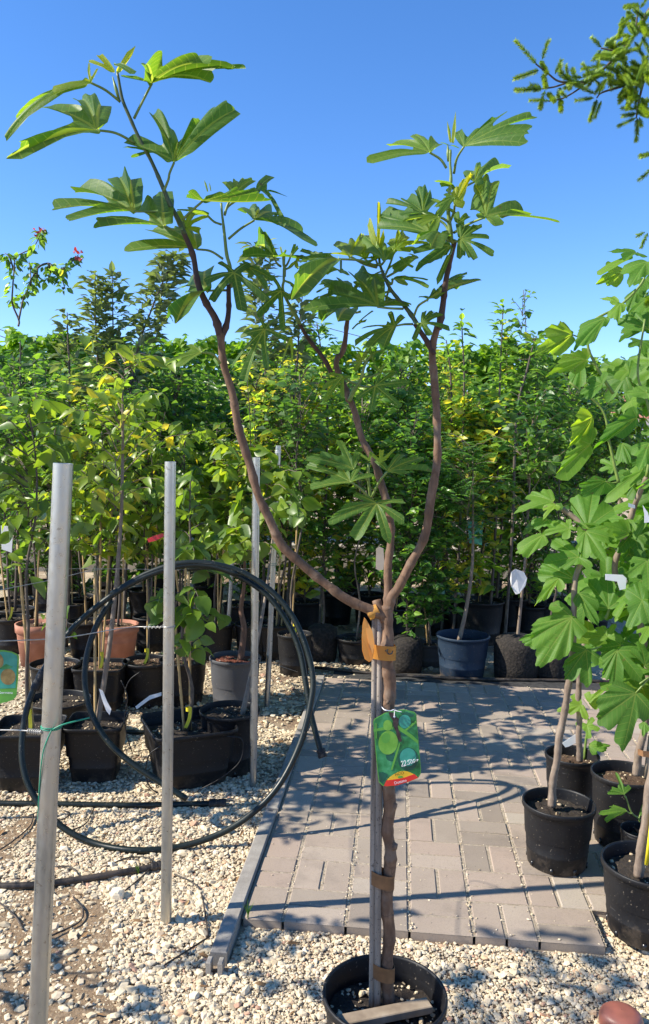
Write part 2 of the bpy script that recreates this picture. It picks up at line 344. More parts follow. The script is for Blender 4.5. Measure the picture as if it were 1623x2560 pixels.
def ground_mat():
    mm, n, b, o = mat('gravelly_earth'); f = noise(n, 60, 8, .75); big = noise(n, 1.6, 5, .6); 
    tc = n.nodes.new('ShaderNodeTexCoord'); sx = n.nodes.new('ShaderNodeSeparateXYZ'); n.links.new(tc.outputs['Object'], sx.inputs[0])
    grav = ramp(n, f, [(.3, (.27, .20, .13)), (.5, (.50, .41, .285)), (.68, (.66, .565, .42))])
    dirt = ramp(n, f, [(.3, (.12, .075, .045)), (.55, (.27, .185, .12)), (.75, (.45, .34, .24))])
    straw = ramp(n, f, [(.3, (.12, .08, .03)), (.55, (.33, .24, .10)), (.75, (.55, .44, .20))])
    c = mixc(n, ramp(n, big, [(.47, (0, 0, 0)), (.58, (1, 1, 1))]), grav, dirt)
    far = ramp(n, math_(n, 'ADD', math_(n, 'MULTIPLY', sx.outputs[1], .1), math_(n, 'MULTIPLY', big, .1)), [(.56, (0, 0, 0)), (.64, (1, 1, 1))])
    c = mixc(n, far, c, straw)
    n.links.new(c, b.inputs['Base Color']); b.inputs['Roughness'].default_value = .95; bump(n, b, f, 1.0, .02); return mm
GROUND = ground_mat()
SANDY = soil_mat('sandy_terrace', [(.3, (.34, .25, .155)), (.55, (.48, .37, .25)), (.75, (.58, .48, .35))])
def card_mat(name, stops, sc=14):
    return simple(name, stops, sc, .25, 0)
PICG = card_mat('card_green', [(.3, (.006, .075, .025)), (.48, (.015, .17, .05)), (.64, (.05, .30, .12)), (.78, (.22, .45, .30))], 26)
PICL = card_mat('card_light_green', [(.3, (.07, .27, .04)), (.7, (.13, .38, .06))])
PICFIG = card_mat('card_fig_green', [(.3, (.09, .28, .03)), (.7, (.20, .45, .07))], 30)
PICD = card_mat('card_dark_teal', [(.3, (.004, .055, .035)), (.7, (.01, .12, .08))], 30)
PICT = card_mat('card_teal', [(.3, (.02, .22, .16)), (.7, (.05, .34, .25))], 30)
PICBR = card_mat('card_brown', [(.3, (.012, .008, .010)), (.7, (.06, .045, .05))], 60)
PICY = card_mat('card_yellow', [(.3, (.72, .40, .02)), (.7, (.80, .48, .04))])
PICR = card_mat('card_red', [(.3, (.62, .025, .02)), (.7, (.70, .04, .03))])
INKW = card_mat('ink_white', [(.3, (.70, .72, .70)), (.7, (.8, .8, .8))])
INKB = card_mat('ink_black', [(.3, (.01, .01, .012)), (.7, (.02, .02, .02))])
PICK = card_mat('card_kiwi_brown', [(.3, (.16, .10, .03)), (.7, (.34, .24, .09))], 50)
ROOF = simple('roof_tiles', [(.3, (.34, .12, .07)), (.7, (.50, .22, .14))], 6, .8, .3)
HWALL = simple('house_render', [(.3, (.70, .70, .68)), (.7, (.80, .80, .78))], 3, .9, .1)
PANE = simple('window_glass', [(.3, (.02, .03, .04)), (.7, (.05, .06, .07))], 3, .1, 0)
GLAZE = simple('glazed_clay', [(.3, (.16, .060, .045)), (.55, (.27, .090, .062)), (.8, (.36, .15, .09))], 9, .45, .05)
FABRIC = simple('weed_fabric', [(.3, (.012, .012, .013)), (.7, (.05, .048, .045))], 40, .9, .3)

def text_mesh(mb, body, size, O, X, Y, mi=0, tone=.5, shear=0.0):
    """body written from point O along X with letters rising along Y"""
    cu = bpy.data.curves.new('lettering', 'FONT'); cu.body = body; cu.size = 1.0; cu.align_x = 'CENTER'; cu.shear = shear
    o = bpy.data.objects.new('lettering', cu); COL.objects.link(o); bpy.context.view_layer.update()
    me = o.to_mesh(); V = np.array([v.co[:] for v in me.vertices]); Fs = [tuple(p.vertices) for p in me.polygons]
    o.to_mesh_clear(); bpy.data.objects.remove(o); bpy.data.curves.remove(cu)
    P = np.asarray(O) + V[:, :1] * size * np.asarray(X) + V[:, 1:2] * size * np.asarray(Y)
    mb.add(P, Fs, tone, None, mi)
#@@SETTING
# ------------------------------------------------------------------ ground, paving, kerb
mb = MB(); g = 8; xs = np.linspace(-300, 300, g + 1); ys = np.linspace(-300, 500, g + 1)
mb.add([(x, y, 0) for y in ys for x in xs], np.array([(j * (g + 1) + i, j * (g + 1) + i + 1, (j + 1) * (g + 1) + i + 1, (j + 1) * (g + 1) + i) for j in range(g) for i in range(g)]))
o = mb.build('ground', GROUND); o['kind'] = 'structure'
YAW = math.atan((1003 - 811.5) / F); PA = np.array([math.sin(YAW), math.cos(YAW), 0]); PB = np.array([math.cos(YAW), -math.sin(YAW), 0])
PZ = .032; MOD = .2055
P0 = ground(864, 2316, PZ)                  # a joint at the front edge
KI = (ground(600, 2296, PZ) - P0).dot(PB)   # inner face of the kerb in path coordinates
def pc(b, a, z): 
    q = P0 + PB * b + PA * a; return np.array([q[0], q[1], z])
mb = MB(); NR = 14
for k in range(-2, 15):
    for r_ in range(NR):
        if k >= 4 and r_ == 0: continue
        b0, b1 = k * MOD, (k + 1) * MOD; a0, a1 = r_ * MOD, (r_ + 1) * MOD
        if b1 < KI + .03: continue
        b0 = max(b0, KI + .006)
        if (k + r_) % 2 == 0: cells = [(b0, (b0 + b1) / 2, a0, a1), ((b0 + b1) / 2, b1, a0, a1)] if b1 - b0 > .15 else [(b0, b1, a0, a1)]
        else: cells = [(b0, b1, a0, (a0 + a1) / 2), (b0, b1, (a0 + a1) / 2, a1)]
        for (p, q, s_, t_) in cells:
            j = .0046; h = PZ + random.gauss(0, .0011); c = pc((p + q) / 2, (s_ + t_) / 2, h - .03)
            e = random.gauss(0, .004); ax = np.array([nrm(PB + PA * e), nrm(PA - PB * e), [0, 0, 1.0]])
            ax = np.array([nrm(ax[0] + np.array([0, 0, random.gauss(0, .006)])), ax[1], [0, 0, 1.0]])
            mb.box(c, (q - p - 2 * j, t_ - s_ - 2 * j, .06), ax, min(1, max(0, random.gauss(.5, .28))), bev=.004)
o = mb.build('paving', PAVER); o['kind'] = 'structure'
mb = MB()
mb.add([pc(KI + .004, .004, PZ - .0038), pc(15 * MOD, .004, PZ - .0038), pc(15 * MOD, NR * MOD, PZ - .0038), pc(KI + .004, NR * MOD, PZ - .0038)], [(0, 1, 2, 3)])
mb.v[-1][1] = pc(4 * MOD, .004, PZ - .0038); mb.v[-1] = np.array([pc(KI + .004, .004, PZ - .0038), pc(4 * MOD, .004, PZ - .0038), pc(4 * MOD, MOD, PZ - .0038), pc(15 * MOD, MOD, PZ - .0038), pc(15 * MOD, NR * MOD, PZ - .0038), pc(KI + .004, NR * MOD, PZ - .0038)])
mb.f[-1] = np.array([[0, 1, 2, 3, 4, 5]]); mb.n = 6; mb.tone[-1] = np.full(6, .5); mb.uv[-1] = np.zeros((6, 2))
o = mb.build('joint_sand', SAND); o['kind'] = 'structure'
# kerb of concrete edging stones laid end to end, tongue and groove at the near end
mb = MB(); kw = .052; kz = .046
a0 = (ground(492, 2392, kz) - P0).dot(PA); seg = 1.0; a = a0; i = 0
while a < NR * MOD:
    L = min(seg, NR * MOD - a)
    mb.box(pc(KI - kw / 2 + .001, a + L / 2 + .016, kz - .06), (kw, L - .036, .12), np.array([PB, PA, [0, 0, 1]]), bev=.004)
    for s_ in (-1, 1):   # the two lips of the groove
        mb.box(pc(KI - kw / 2 + s_ * kw * .34, a - .002 + .0, kz - .0615), (kw * .28, .034, .117), np.array([PB, PA, [0, 0, 1]]), bev=.002)
    a += seg
o = mb.build('kerb', KERB); o['kind'] = 'structure'
# raised sandy terrace behind a low wall, far at the back
mb = MB(); mb.box((0, 10.15, .20), (30, .18, .42), bev=.01)
o = mb.build('low_wall', WALLM); tag(o, 'low beige concrete wall running behind the rows of potted trees', 'wall')
mb = MB(); mb.box((0, 19.2, .17), (40, 17.9, .40)); o = mb.build('terrace', SANDY); o['kind'] = 'structure'
# strip of weed fabric along the back of the paving
mb = MB(); xs = np.linspace(-.3, 14.6 * MOD, 40); f = []
V = []
for i, x in enumerate(xs):
    for a_ in (NR * MOD + .02, NR * MOD + .12, NR * MOD + .24): V.append(pc(x, a_ + random.gauss(0, .006), .012 + abs(random.gauss(0, .008))))
for i in range(39):
    for j in range(2): f.append((i * 3 + j, i * 3 + 3 + j, i * 3 + 4 + j, i * 3 + 1 + j))
mb.add(V, f); o = mb.build('ground_cloth', FABRIC, smooth=True); o['kind'] = 'structure'

# ------------------------------------------------------------------ gravel: angular stones, too many to count
ICO = None
def ico():
    t = (1 + 5 ** .5) / 2
    v = np.array([(-1, t, 0), (1, t, 0), (-1, -t, 0), (1, -t, 0), (0, -1, t), (0, 1, t), (0, -1, -t), (0, 1, -t), (t, 0, -1), (t, 0, 1), (-t, 0, -1), (-t, 0, 1)], float) / math.hypot(1, t)
    f = np.array([(0, 11, 5), (0, 5, 1), (0, 1, 7), (0, 7, 10), (0, 10, 11), (1, 5, 9), (5, 11, 4), (11, 10, 2), (10, 7, 6), (7, 1, 8), (3, 9, 4), (3, 4, 2), (3, 2, 6), (3, 6, 8), (3, 8, 9), (4, 9, 5), (2, 4, 11), (6, 2, 10), (8, 6, 7), (9, 8, 1)])
    return v, f
IV, IF = ico()
def randrot(n):
    q = rng.normal(size=(n, 4)); q /= np.linalg.norm(q, axis=1)[:, None]; w_, x, y, z = q.T
    return np.stack([1 - 2 * (y * y + z * z), 2 * (x * y - z * w_), 2 * (x * z + y * w_), 2 * (x * y + z * w_), 1 - 2 * (x * x + z * z), 2 * (y * z - x * w_), 2 * (x * z - y * w_), 2 * (y * z + x * w_), 1 - 2 * (x * x + y * y)], -1).reshape(-1, 3, 3)
def stones(mb, XY, size, tone, z=0.0, sink=.25, zz=None):
    n = len(XY); s = size[:, None, None]
    V = IV[None] * (1 + rng.normal(0, .20, (n, 12, 1))) * rng.uniform(.55, 1.25, (n, 1, 3)) * s / 2
    V = np.einsum('nij,nkj->nki', randrot(n), V); V[:, :, 2] *= .58
    V[:, :, 0] += XY[:, :1]; V[:, :, 1] += XY[:, 1:2]; V[:, :, 2] += (z if zz is None else zz[:, None]) + size[:, None] * sink
    Fs = (IF[None] + (np.arange(n) * 12)[:, None, None]).reshape(-1, 3)
    mb.add(V.reshape(-1, 3), Fs, np.repeat(tone, 12))
def inpath(X, pad=.0):
    q = X[:, :2] - P0[:2]; b = q @ PB[:2]; a = q @ PA[:2]
    front = np.where(b > 4 * MOD, MOD, 0.0)
    kerb = (b > KI - kw - .004) & (b < KI + .01) & (a > a0 - .01) & (a < NR * MOD)
    return ((b > KI) & (a > front - .002 + pad) & (a < NR * MOD)) | kerb
def vnoise(X, s, seed):
    r_ = np.random.default_rng(seed); f = np.zeros(len(X))
    for k in range(6):
        d = r_.normal(size=2) * s; f += np.sin(X[:, 0] * d[0] + X[:, 1] * d[1] + r_.uniform(0, 6.28))
    return f / 3.0
BLOBS = [(*ground(*sp('t', p))[:2], r_) for p, r_ in (((70, 1020), .17), ((330, 1080), .11), ((380, 960), .08), ((150, 860), .10), ((40, 1360), .16), ((330, 1390), .12), ((200, 1200), .12), ((60, 560), .12), ((20, 1180), .16))]
def blobval(X):
    v = np.full(len(X), -9.0)
    for bx, by, r_ in BLOBS: v = np.maximum(v, 1 - np.hypot(X[:, 0] - bx, (X[:, 1] - by) * .8) / r_)
    return v + .35 * vnoise(X, 14.0, 8)
mb = MB(); xs = np.arange(-1.5, .1, .018); ys = np.arange(1.9, 4.0, .018); GX, GY = np.meshgrid(xs, ys); XY = np.c_[GX.ravel(), GY.ravel()]; bv = blobval(XY)
Vz = np.where(bv > -.15, .0045, -.003) + .0015 * vnoise(XY, 60, 3); nx = len(xs); idx = [(r_ * nx + c, r_ * nx + c + 1, (r_ + 1) * nx + c + 1, (r_ + 1) * nx + c) for r_ in range(len(ys) - 1) for c in range(nx - 1)]
cell = np.array(idx); cell = cell[(bv[cell] > -.25).any(1)]; mb.add(np.c_[XY, Vz], cell)
o = mb.build('bare_earth', soil_mat('bare_earth', [(.3, (.17, .105, .055)), (.5, (.33, .225, .13)), (.72, (.50, .38, .255))]), smooth=True); o['kind'] = 'structure'
mb = MB()
def field(n, x0, x1, y0, y1, mean, sd, lo, hi, keepdirt=.2):
    X = np.c_[rng.uniform(x0, x1, n), rng.uniform(y0, y1, n)]
    X = X[~inpath(X)]
    vis = np.abs(X[:, 0]) < .46 * X[:, 1] + .25; X = X[vis]
    dirt = blobval(X) + .1; keep = (dirt < .05) | (rng.uniform(size=len(X)) < keepdirt); X = X[keep]; dirt = dirt[keep]
    size = np.clip(rng.lognormal(math.log(mean), sd, len(X)), lo, hi)
    t = np.clip(rng.beta(2.2, 2.2, len(X)) + np.where(rng.uniform(size=len(X)) < .05, .45, 0) - np.where(dirt > -.1, .15, 0), 0, 1)
    stones(mb, X, size, t, zz=rng.uniform(-.001, .004, len(X)), sink=.16)
field(62000, -1.25, 1.45, 1.95, 2.75, .0080, .45, .0035, .030, .22)
field(16000, -1.6, .2, 2.6, 3.4, .0075, .35, .004, .02, .5)
field(12000, -1.6, .2, 2.6, 3.4, .0120, .40, .007, .036)
field(2600, -1.4, -.2, 2.0, 2.9, .0190, .30, .012, .040, .5)
field(16000, -2.0, .3, 3.3, 4.4, .0140, .35, .009, .040)
field(6000, -2.6, .4, 4.3, 6.2, .021, .35, .010, .045)
field(2500, -3.0, 3.0, 5.7, 9.0, .024, .35, .010, .05)
o = mb.build('gravel', GRAVEL); o['kind'] = 'stuff'; o['label'] = 'cream and grey crushed stone gravel'
# leaf litter and bits of dead twig on the bare earth
mb = MB(); n_ = 420; X = np.c_[rng.uniform(-1.9, .3, n_), rng.uniform(2.0, 4.6, n_)]; X = X[(~inpath(X)) & (np.abs(X[:, 0]) < .5 * X[:, 1])]; n_ = len(X)
D_ = np.c_[rng.normal(0, 1, (n_, 2)), rng.normal(0, .12, n_)]; N_ = np.c_[rng.normal(0, .35, (n_, 2)), np.ones(n_)]; Ll = rng.uniform(.012, .045, n_)
LIT = (X, D_, N_, Ll)
# grit scattered on the paving
mb = MB(); n = 3000; bb = rng.uniform(KI, 10 * MOD, n); aa = NR * MOD * rng.uniform(0, 1, n) ** 1.5
jn = rng.uniform(size=n) < .78; bb = np.where(jn, np.round(bb / (MOD / 1)) * MOD + rng.normal(0, .006, n), bb)
X = P0[None, :2] + bb[:, None] * PB[None, :2] + aa[:, None] * PA[None, :2]; X = X[inpath(X, .01)]; X = X[(X - P0[:2]) @ PB[:2] > KI + .005]
stones(mb, X, np.clip(rng.lognormal(math.log(.0045), .4, len(X)), .002, .011), rng.uniform(.1, .9, len(X)), z=PZ, sink=.2)
o = mb.build('grit', GRAVEL); o['kind'] = 'stuff'; o['label'] = 'stray grit lying on the paving'
def big_stone(px, py, size, tone, label, sc=(1, .8, .75)):
    mb = MB(); p = ground(px, py); V = IV.copy(); f = [tuple(t) for t in IF]
    import bmesh
    bm = bmesh.new(); vs = [bm.verts.new(v) for v in V]; [bm.faces.new([vs[i] for i in t]) for t in f]
    bmesh.ops.subdivide_edges(bm, edges=bm.edges[:], cuts=2, use_grid_fill=True)
    V = np.array([v.co[:] for v in bm.verts]); f = [tuple(v.index for v in q.verts) for q in (bm.verts.index_update() or bm.faces)]; bm.free()
    V /= np.linalg.norm(V, axis=1)[:, None]; V *= (1 + .10 * vnoise(V[:, :2] * 2 + V[:, 2:] * 1.3, 2.0, int(px)))[:, None]
    V = np.clip(V, -.82, .82) * np.array(sc) * size / 2; mb.add(V + p + np.array([0, 0, size * .22]), f, tone)
    tag(mb.build('stone', GRAVEL), label, 'stone')
big_stone(294, 2248, .060, .82, 'largest white stone lying on the gravel beside the second pole', (.9, .8, 1.0))
big_stone(450, 2543, .036, .93, 'round ochre pebble on the gravel at the bottom of the picture')
big_stone(183, 2252, .022, .93, 'small round ochre pebble between the two nearest poles')
big_stone(1509, 2482, .040, .9, 'tan rounded pebble just behind the glazed clay lid', (1.2, .8, .7))
big_stone(1152, 2426, .036, .72, 'pale flat stone right of the big fig pot', (1, .9, .8))
big_stone(1497, 2505, .020, .93, 'tiny ochre pebble touching the glazed clay lid')
big_stone(10, 2395, .050, .72, 'grey flat stone at the left edge of the gravel', (1.2, .8, .6))
# glazed clay lid, bottom right
p = ground(1545, 2562); p = np.array([p[0], p[1] - .02, 0])
mb = MB(); mb.lathe(p, [(.001, .0), (.050, .0), (.057, .012), (.058, .034), (.054, .046), (.046, .053), (.03, .057), (.001, .059)], 40, scale=(1.0, .92), rot=-.4)
tag(mb.build('clay_lid', GLAZE, smooth=True), 'reddish brown glazed clay lid lying on the gravel at bottom right', 'clay lid')
# tuft of grass at the paving edge
def grass_tuft(p, n, h, label, cat='grass tuft'):
    mb = MB()
    for i in range(n):
        a = random.uniform(0, 6.28); l = h * random.uniform(.6, 1.1); d = np.array([math.cos(a), math.sin(a), 0]) * l * random.uniform(.1, .5)
        pts = [p + d * t * t + np.array([0, 0, l * t]) for t in np.linspace(0, 1, 5)]
        mb.strip(pts, np.array([.003, .003, .0025, .0018, .0006]), nrm(np.array([-math.sin(a), math.cos(a), 0])), .0004, random.random())
    tag(mb.build('grass_tuft', VINE), label, cat)
grass_tuft(ground(620, 2296, .03), 12, .055, 'small green grass tuft growing at the front corner of the paving')
grass_tuft(ground(345, 2190), 10, .05, 'yellowish grass tuft growing beside the lower black pipe')
#@@LEAVES
# ------------------------------------------------------------------ small leaves, many at once
def leaf_batch(mb, Pn, D, Nn, L, W, tone, fold=.18, droop=.25, mi=0, hi=False):
    n = len(Pn); L = np.broadcast_to(L, n)[:, None]; W = np.broadcast_to(W, n)[:, None]
    t = D / (np.linalg.norm(D, axis=1)[:, None] + 1e-9); s = np.cross(t, Nn); s /= (np.linalg.norm(s, axis=1)[:, None] + 1e-9); nn = np.cross(s, t)
    def pt(x, y, h): return Pn + t * L * x + s * W * y + nn * (W * h - L * droop * x * x)
    if hi:
        rows = ((.10, .24), (.28, .46), (.48, .49), (.68, .38), (.86, .18)); wv = .04
        V = [pt(0, 0, 0)]
        for k, (x, hw_) in enumerate(rows): V += [pt(x, -hw_, fold * hw_ * 2 + wv * (k % 2)), pt(x, 0, 0), pt(x, hw_, fold * hw_ * 2 + wv * ((k + 1) % 2))]
        V = np.stack(V + [pt(1, 0, 0)], 1); m_ = V.shape[1]; b = (np.arange(n) * m_)[:, None]; q = []
        for k in range(4):
            o_ = 1 + 3 * k; q += [[o_, o_ + 1, o_ + 4, o_ + 3], [o_ + 1, o_ + 2, o_ + 5, o_ + 4]]
        tri = np.concatenate([b + np.array(x) for x in ([0, 2, 1], [0, 3, 2], [13, 14, 16], [14, 15, 16])]); quad = np.concatenate([b + np.array(x) for x in q])
        mb.add(V.reshape(-1, 3), [tri, quad], np.repeat(np.broadcast_to(tone, n), m_), None, mi); return
    V = np.stack([pt(0, 0, 0), pt(.32, -.5, fold), pt(.32, 0, 0), pt(.32, .5, fold), pt(.68, -.36, fold * .8), pt(.68, 0, 0), pt(.68, .36, fold * .8), pt(1, 0, 0)], 1)
    b = (np.arange(n) * 8)[:, None]
    tri = np.concatenate([b + np.array(x) for x in ([0, 2, 1], [0, 3, 2], [4, 5, 7], [5, 6, 7])]); quad = np.concatenate([b + np.array(x) for x in ([1, 2, 5, 4], [2, 3, 6, 5])])
    mb.add(V.reshape(-1, 3), [tri, quad], np.repeat(np.broadcast_to(tone, n), 8), None, mi)

mb = MB(); leaf_batch(mb, np.c_[LIT[0], np.full(len(LIT[0]), .012)], LIT[1], LIT[2], LIT[3], LIT[3] * rng.uniform(.12, .45, len(LIT[0])), rng.uniform(0, 1, len(LIT[0])))
o = mb.build('leaf_litter', simple('dry_leaf', [(.3, (.10, .05, .02)), (.55, (.24, .13, .05)), (.75, (.36, .24, .11))], 9, .8, .1)); o['kind'] = 'stuff'; o['label'] = 'dry brown leaf bits lying on the gravel'
KIND = { # leaf length, width, droop of leaf, gravity on leaf direction, spacing on twig, twig rise, material
    'cherry': dict(L=.095, W=.046, droop=.30, grav=.55, gap=.034, rise=.55, m=CHERRY, tone=(.50, .22)),
    'broad': dict(L=.085, W=.062, droop=.25, grav=.5, gap=.035, rise=.3, m=CHERRY, tone=(.45, .2)),
    'plum': dict(L=.078, W=.040, droop=.25, grav=.35, gap=.024, rise=1.1, m=PLUM, tone=(.5, .22)),
    'apple': dict(L=.092, W=.046, droop=.25, grav=.25, gap=.017, rise=.7, m=APPLE, tone=(.5, .22)),
    'pear': dict(L=.074, W=.047, droop=.25, grav=.5, gap=.026, rise=1.2, m=PLUM, tone=(.40, .25)),
    'vine': dict(L=.085, W=.085, droop=.2, grav=.35, gap=.030, rise=.2, m=VINE, tone=(.5, .22)),
    'glossy': dict(L=.066, W=.035, droop=.2, grav=.35, gap=.020, rise=1.0, m=GLOSSY, tone=(.45, .25)),
    'willow': dict(L=.085, W=.022, droop=.35, grav=.5, gap=.017, rise=1.3, m=PLUM, tone=(.55, .2)),
    'locust': dict(L=.032, W=.015, droop=.1, grav=.2, gap=.012, rise=.6, m=LOCUST, tone=(.5, .22)),
}
def foliage(mbL, mbB, base, top, z0, z1, wid, kind, ntwig, prof='oval', thin=1.0, keep=None, Lscale=1.0):
    K = KIND[kind]; Pn, Dn, Nn, Ln = [], [], [], []
    base = np.asarray(base, float); top = np.asarray(top, float)
    for i in range(int(ntwig * 1.28)):
        h = random.random(); z = z0 + (z1 - z0) * h
        s_ = (z - base[2]) / max(1e-6, top[2] - base[2]); c = base + (top - base) * s_
        if prof == 'oval': r_ = wid * (.35 + .65 * math.sin(math.pi * min(1, max(0, .12 + .85 * h))) )
        elif prof == 'column': r_ = wid * (1 - .35 * h)
        elif prof == 'cone': r_ = wid * (1.05 - .8 * h)
        else: r_ = wid
        a = random.uniform(0, 6.283); l = r_ * random.uniform(.35, 1.0)
        rise = K['rise'] * random.uniform(.4, 1.5); d = np.array([math.cos(a), math.sin(a), rise])
        e = c + d * l; mid = c + d * l * .5 + np.array([0, 0, .12 * l]); end = e - np.array([0, 0, K['grav'] * .25 * l])
        pts = spline([c, mid, end], 3)
        if mbB is not None: mbB.tube(pts[::2], np.linspace(.0035, .0015, len(pts[::2])), 3, cap=False)
        m_ = max(2, int(l / K['gap'] * thin)); tt = np.linspace(.22, 1.0, m_)
        if kind == 'locust':
            for q in tt[::max(1, int(.05 / K['gap']))]:
                p = c + (end - c) * q; az = random.uniform(0, 6.283); ra = nrm([math.cos(az), math.sin(az), random.uniform(-.3, .4)]); RL = random.uniform(.10, .17)
                for k_ in range(9):
                    for sd in (-1, 1):
                        x = (k_ + 1) / 9.0; side = nrm(np.cross(ra, [0, 0, 1])) * sd
                        Pn.append(p + ra * RL * x - np.array([0, 0, .25 * RL * x * x])); Dn.append(side + ra * .35); Nn.append(np.array([0, 0, 1]) + np.array([random.gauss(0, .2) for _ in range(3)])); Ln.append(K['L'] * (1.1 - .4 * x))
            continue
        for q in tt:
            k_ = q * (len(pts) - 1); i0 = int(min(len(pts) - 2, k_)); p = pts[i0] + (pts[i0 + 1] - pts[i0]) * (k_ - i0)
            tw = nrm(pts[i0 + 1] - pts[i0]); az = random.uniform(0, 6.283)
            side = nrm(np.array([math.cos(az), math.sin(az), random.uniform(-.2, .4)]))
            Pn.append(p); Dn.append(tw * .6 + side * .9 - np.array([0, 0, K['grav']])); Nn.append(np.array([-.25, -.15, 1.0]) + .70 * np.array([random.gauss(0, 1) for _ in range(3)])); Ln.append(K['L'] * Lscale * random.uniform(.6, 1.2))
    Pn = np.array(Pn); Dn = np.array(Dn); Nn = np.array(Nn); Ln = np.array(Ln)
    if keep is not None:
        kk = keep(Pn); Pn, Dn, Nn, Ln = Pn[kk], Dn[kk], Nn[kk], Ln[kk]
    tn = np.clip(rng.normal(K['tone'][0] + random.gauss(-.05, .22), K['tone'][1] * .9, len(Pn)), 0, 1)
    leaf_batch(mbL, Pn, Dn, Nn, Ln, Ln * K['W'] / K['L'], tn, droop=K['droop'], hi=kind in ('cherry', 'broad'))

def pot_parts(root, c, r, h, style='round', mt=None, soil=None, soil_drop=.03, rot=0.0, holes=True):
    mt = mt or BLACKP; soil = soil or SOIL; mb = MB(); z0 = c[2]
    kw_ = {}
    if style == 'square': kw_ = dict(power=9, rot=rot)
    rb = r * (.80 if style != 'square' else .74); rr = r
    if style == 'mesh':
        prof = [(.01, 0), (rb, 0), (rb * 1.06, h * .3), (rb * 1.08, h * .7), (rb * 1.02, h * .93), (rb * .7, h * 1.02), (rb * .3, h * 1.05), (.015, h * 1.06)]
    elif style == 'terracotta':
        prof = [(.01, 0), (rb * .92, 0), (rr * .93, h * .78), (rr * .95, h * .80), (rr, h * .81), (rr * 1.02, h), (rr * .93, h), (rr * .90, h * .6)]
    else:
        prof = [(.01, 0), (rb - .006, 0), (rb, .006), (rb + (rr * .955 - rb) * .28, h * .28 - .003), (rb + (rr * .955 - rb) * .28 + .0014, h * .28), (rb + (rr * .955 - rb) * .285, h * .28 + .003), (rb + (rr * .955 - rb) * .70, h * .70 - .003), (rb + (rr * .955 - rb) * .70 + .0014, h * .70), (rb + (rr * .955 - rb) * .705, h * .70 + .003), (rr * .955, h - .022), (rr * .965, h - .02), (rr, h - .018), (rr * 1.005, h - .003), (rr * .995, h), (rr * .965, h), (rr * .955, h - .006), (rr * .90, h * .5)]
    mb.lathe(c, prof, 40 if style != 'square' else 48, **kw_)
    if holes and style in ('round',):
        for k in range(8):
            a = k * math.pi / 4 + .35 + rot; q = np.array(c) + np.array([math.cos(a) * (rb + .0018), math.sin(a) * (rb + .0018), h * .07])
            mb.box(q, (.006, .012, .018), np.array([[math.cos(a), math.sin(a), 0], [-math.sin(a), math.cos(a), 0], [0, 0, 1]]), mi=1)
    p = mb.build('pot', [mt, INKB], root, smooth=True)
    for pl in p.data.polygons: pass
    if style != 'mesh':
        mb = MB(); zz = z0 + h - soil_drop; n = 26; V = [(c[0], c[1], zz + .012)]; f = []
        rs = np.linspace(.12, 1, 8) * r * .94
        for ri in rs:
            for k in range(n):
                a = 2 * math.pi * k / n; cx, sy = math.cos(a), math.sin(a)
                if style == 'square':
                    s_ = 1 / (abs(cx) ** 9 + abs(sy) ** 9) ** (1 / 9); cx *= s_; sy *= s_; ca, sa = math.cos(rot), math.sin(rot); cx, sy = cx * ca - sy * sa, cx * sa + sy * ca
                V.append((c[0] + ri * cx * .985, c[1] + ri * sy * .985, zz + random.gauss(0, .004) + .01 * (1 - (ri / r) ** 2)))
        for k in range(n): f.append((0, 1 + k, 1 + (k + 1) % n))
        for j in range(7):
            for k in range(n): f.append((1 + j * n + k, 1 + (j + 1) * n + k, 1 + (j + 1) * n + (k + 1) % n, 1 + j * n + (k + 1) % n))
        mb.add(V, f)
        if r > .09:
            m_ = int(60 * (r / .13) ** 2); aa = rng.uniform(0, 6.28, m_); rr_ = r * .85 * np.sqrt(rng.uniform(0, 1, m_))
            s0 = len(mb.v); stones(mb, np.c_[c[0] + rr_ * np.cos(aa), c[1] + rr_ * np.sin(aa)], np.clip(rng.lognormal(math.log(.007), .5, m_), .003, .02), rng.beta(1.2, 4, m_), z=zz + .006, sink=.05); mb.mi[-1][:] = 1
        mb.build('soil', [soil, GRAVEL], p, smooth=True)
    return p

def jitter_path(p, q, n=6, amp=.012):
    P = np.array([np.asarray(p) + (np.asarray(q) - np.asarray(p)) * t for t in np.linspace(0, 1, n)])
    P[1:-1, :2] += rng.normal(0, amp, (n - 2, 2)); return spline(P, 3)

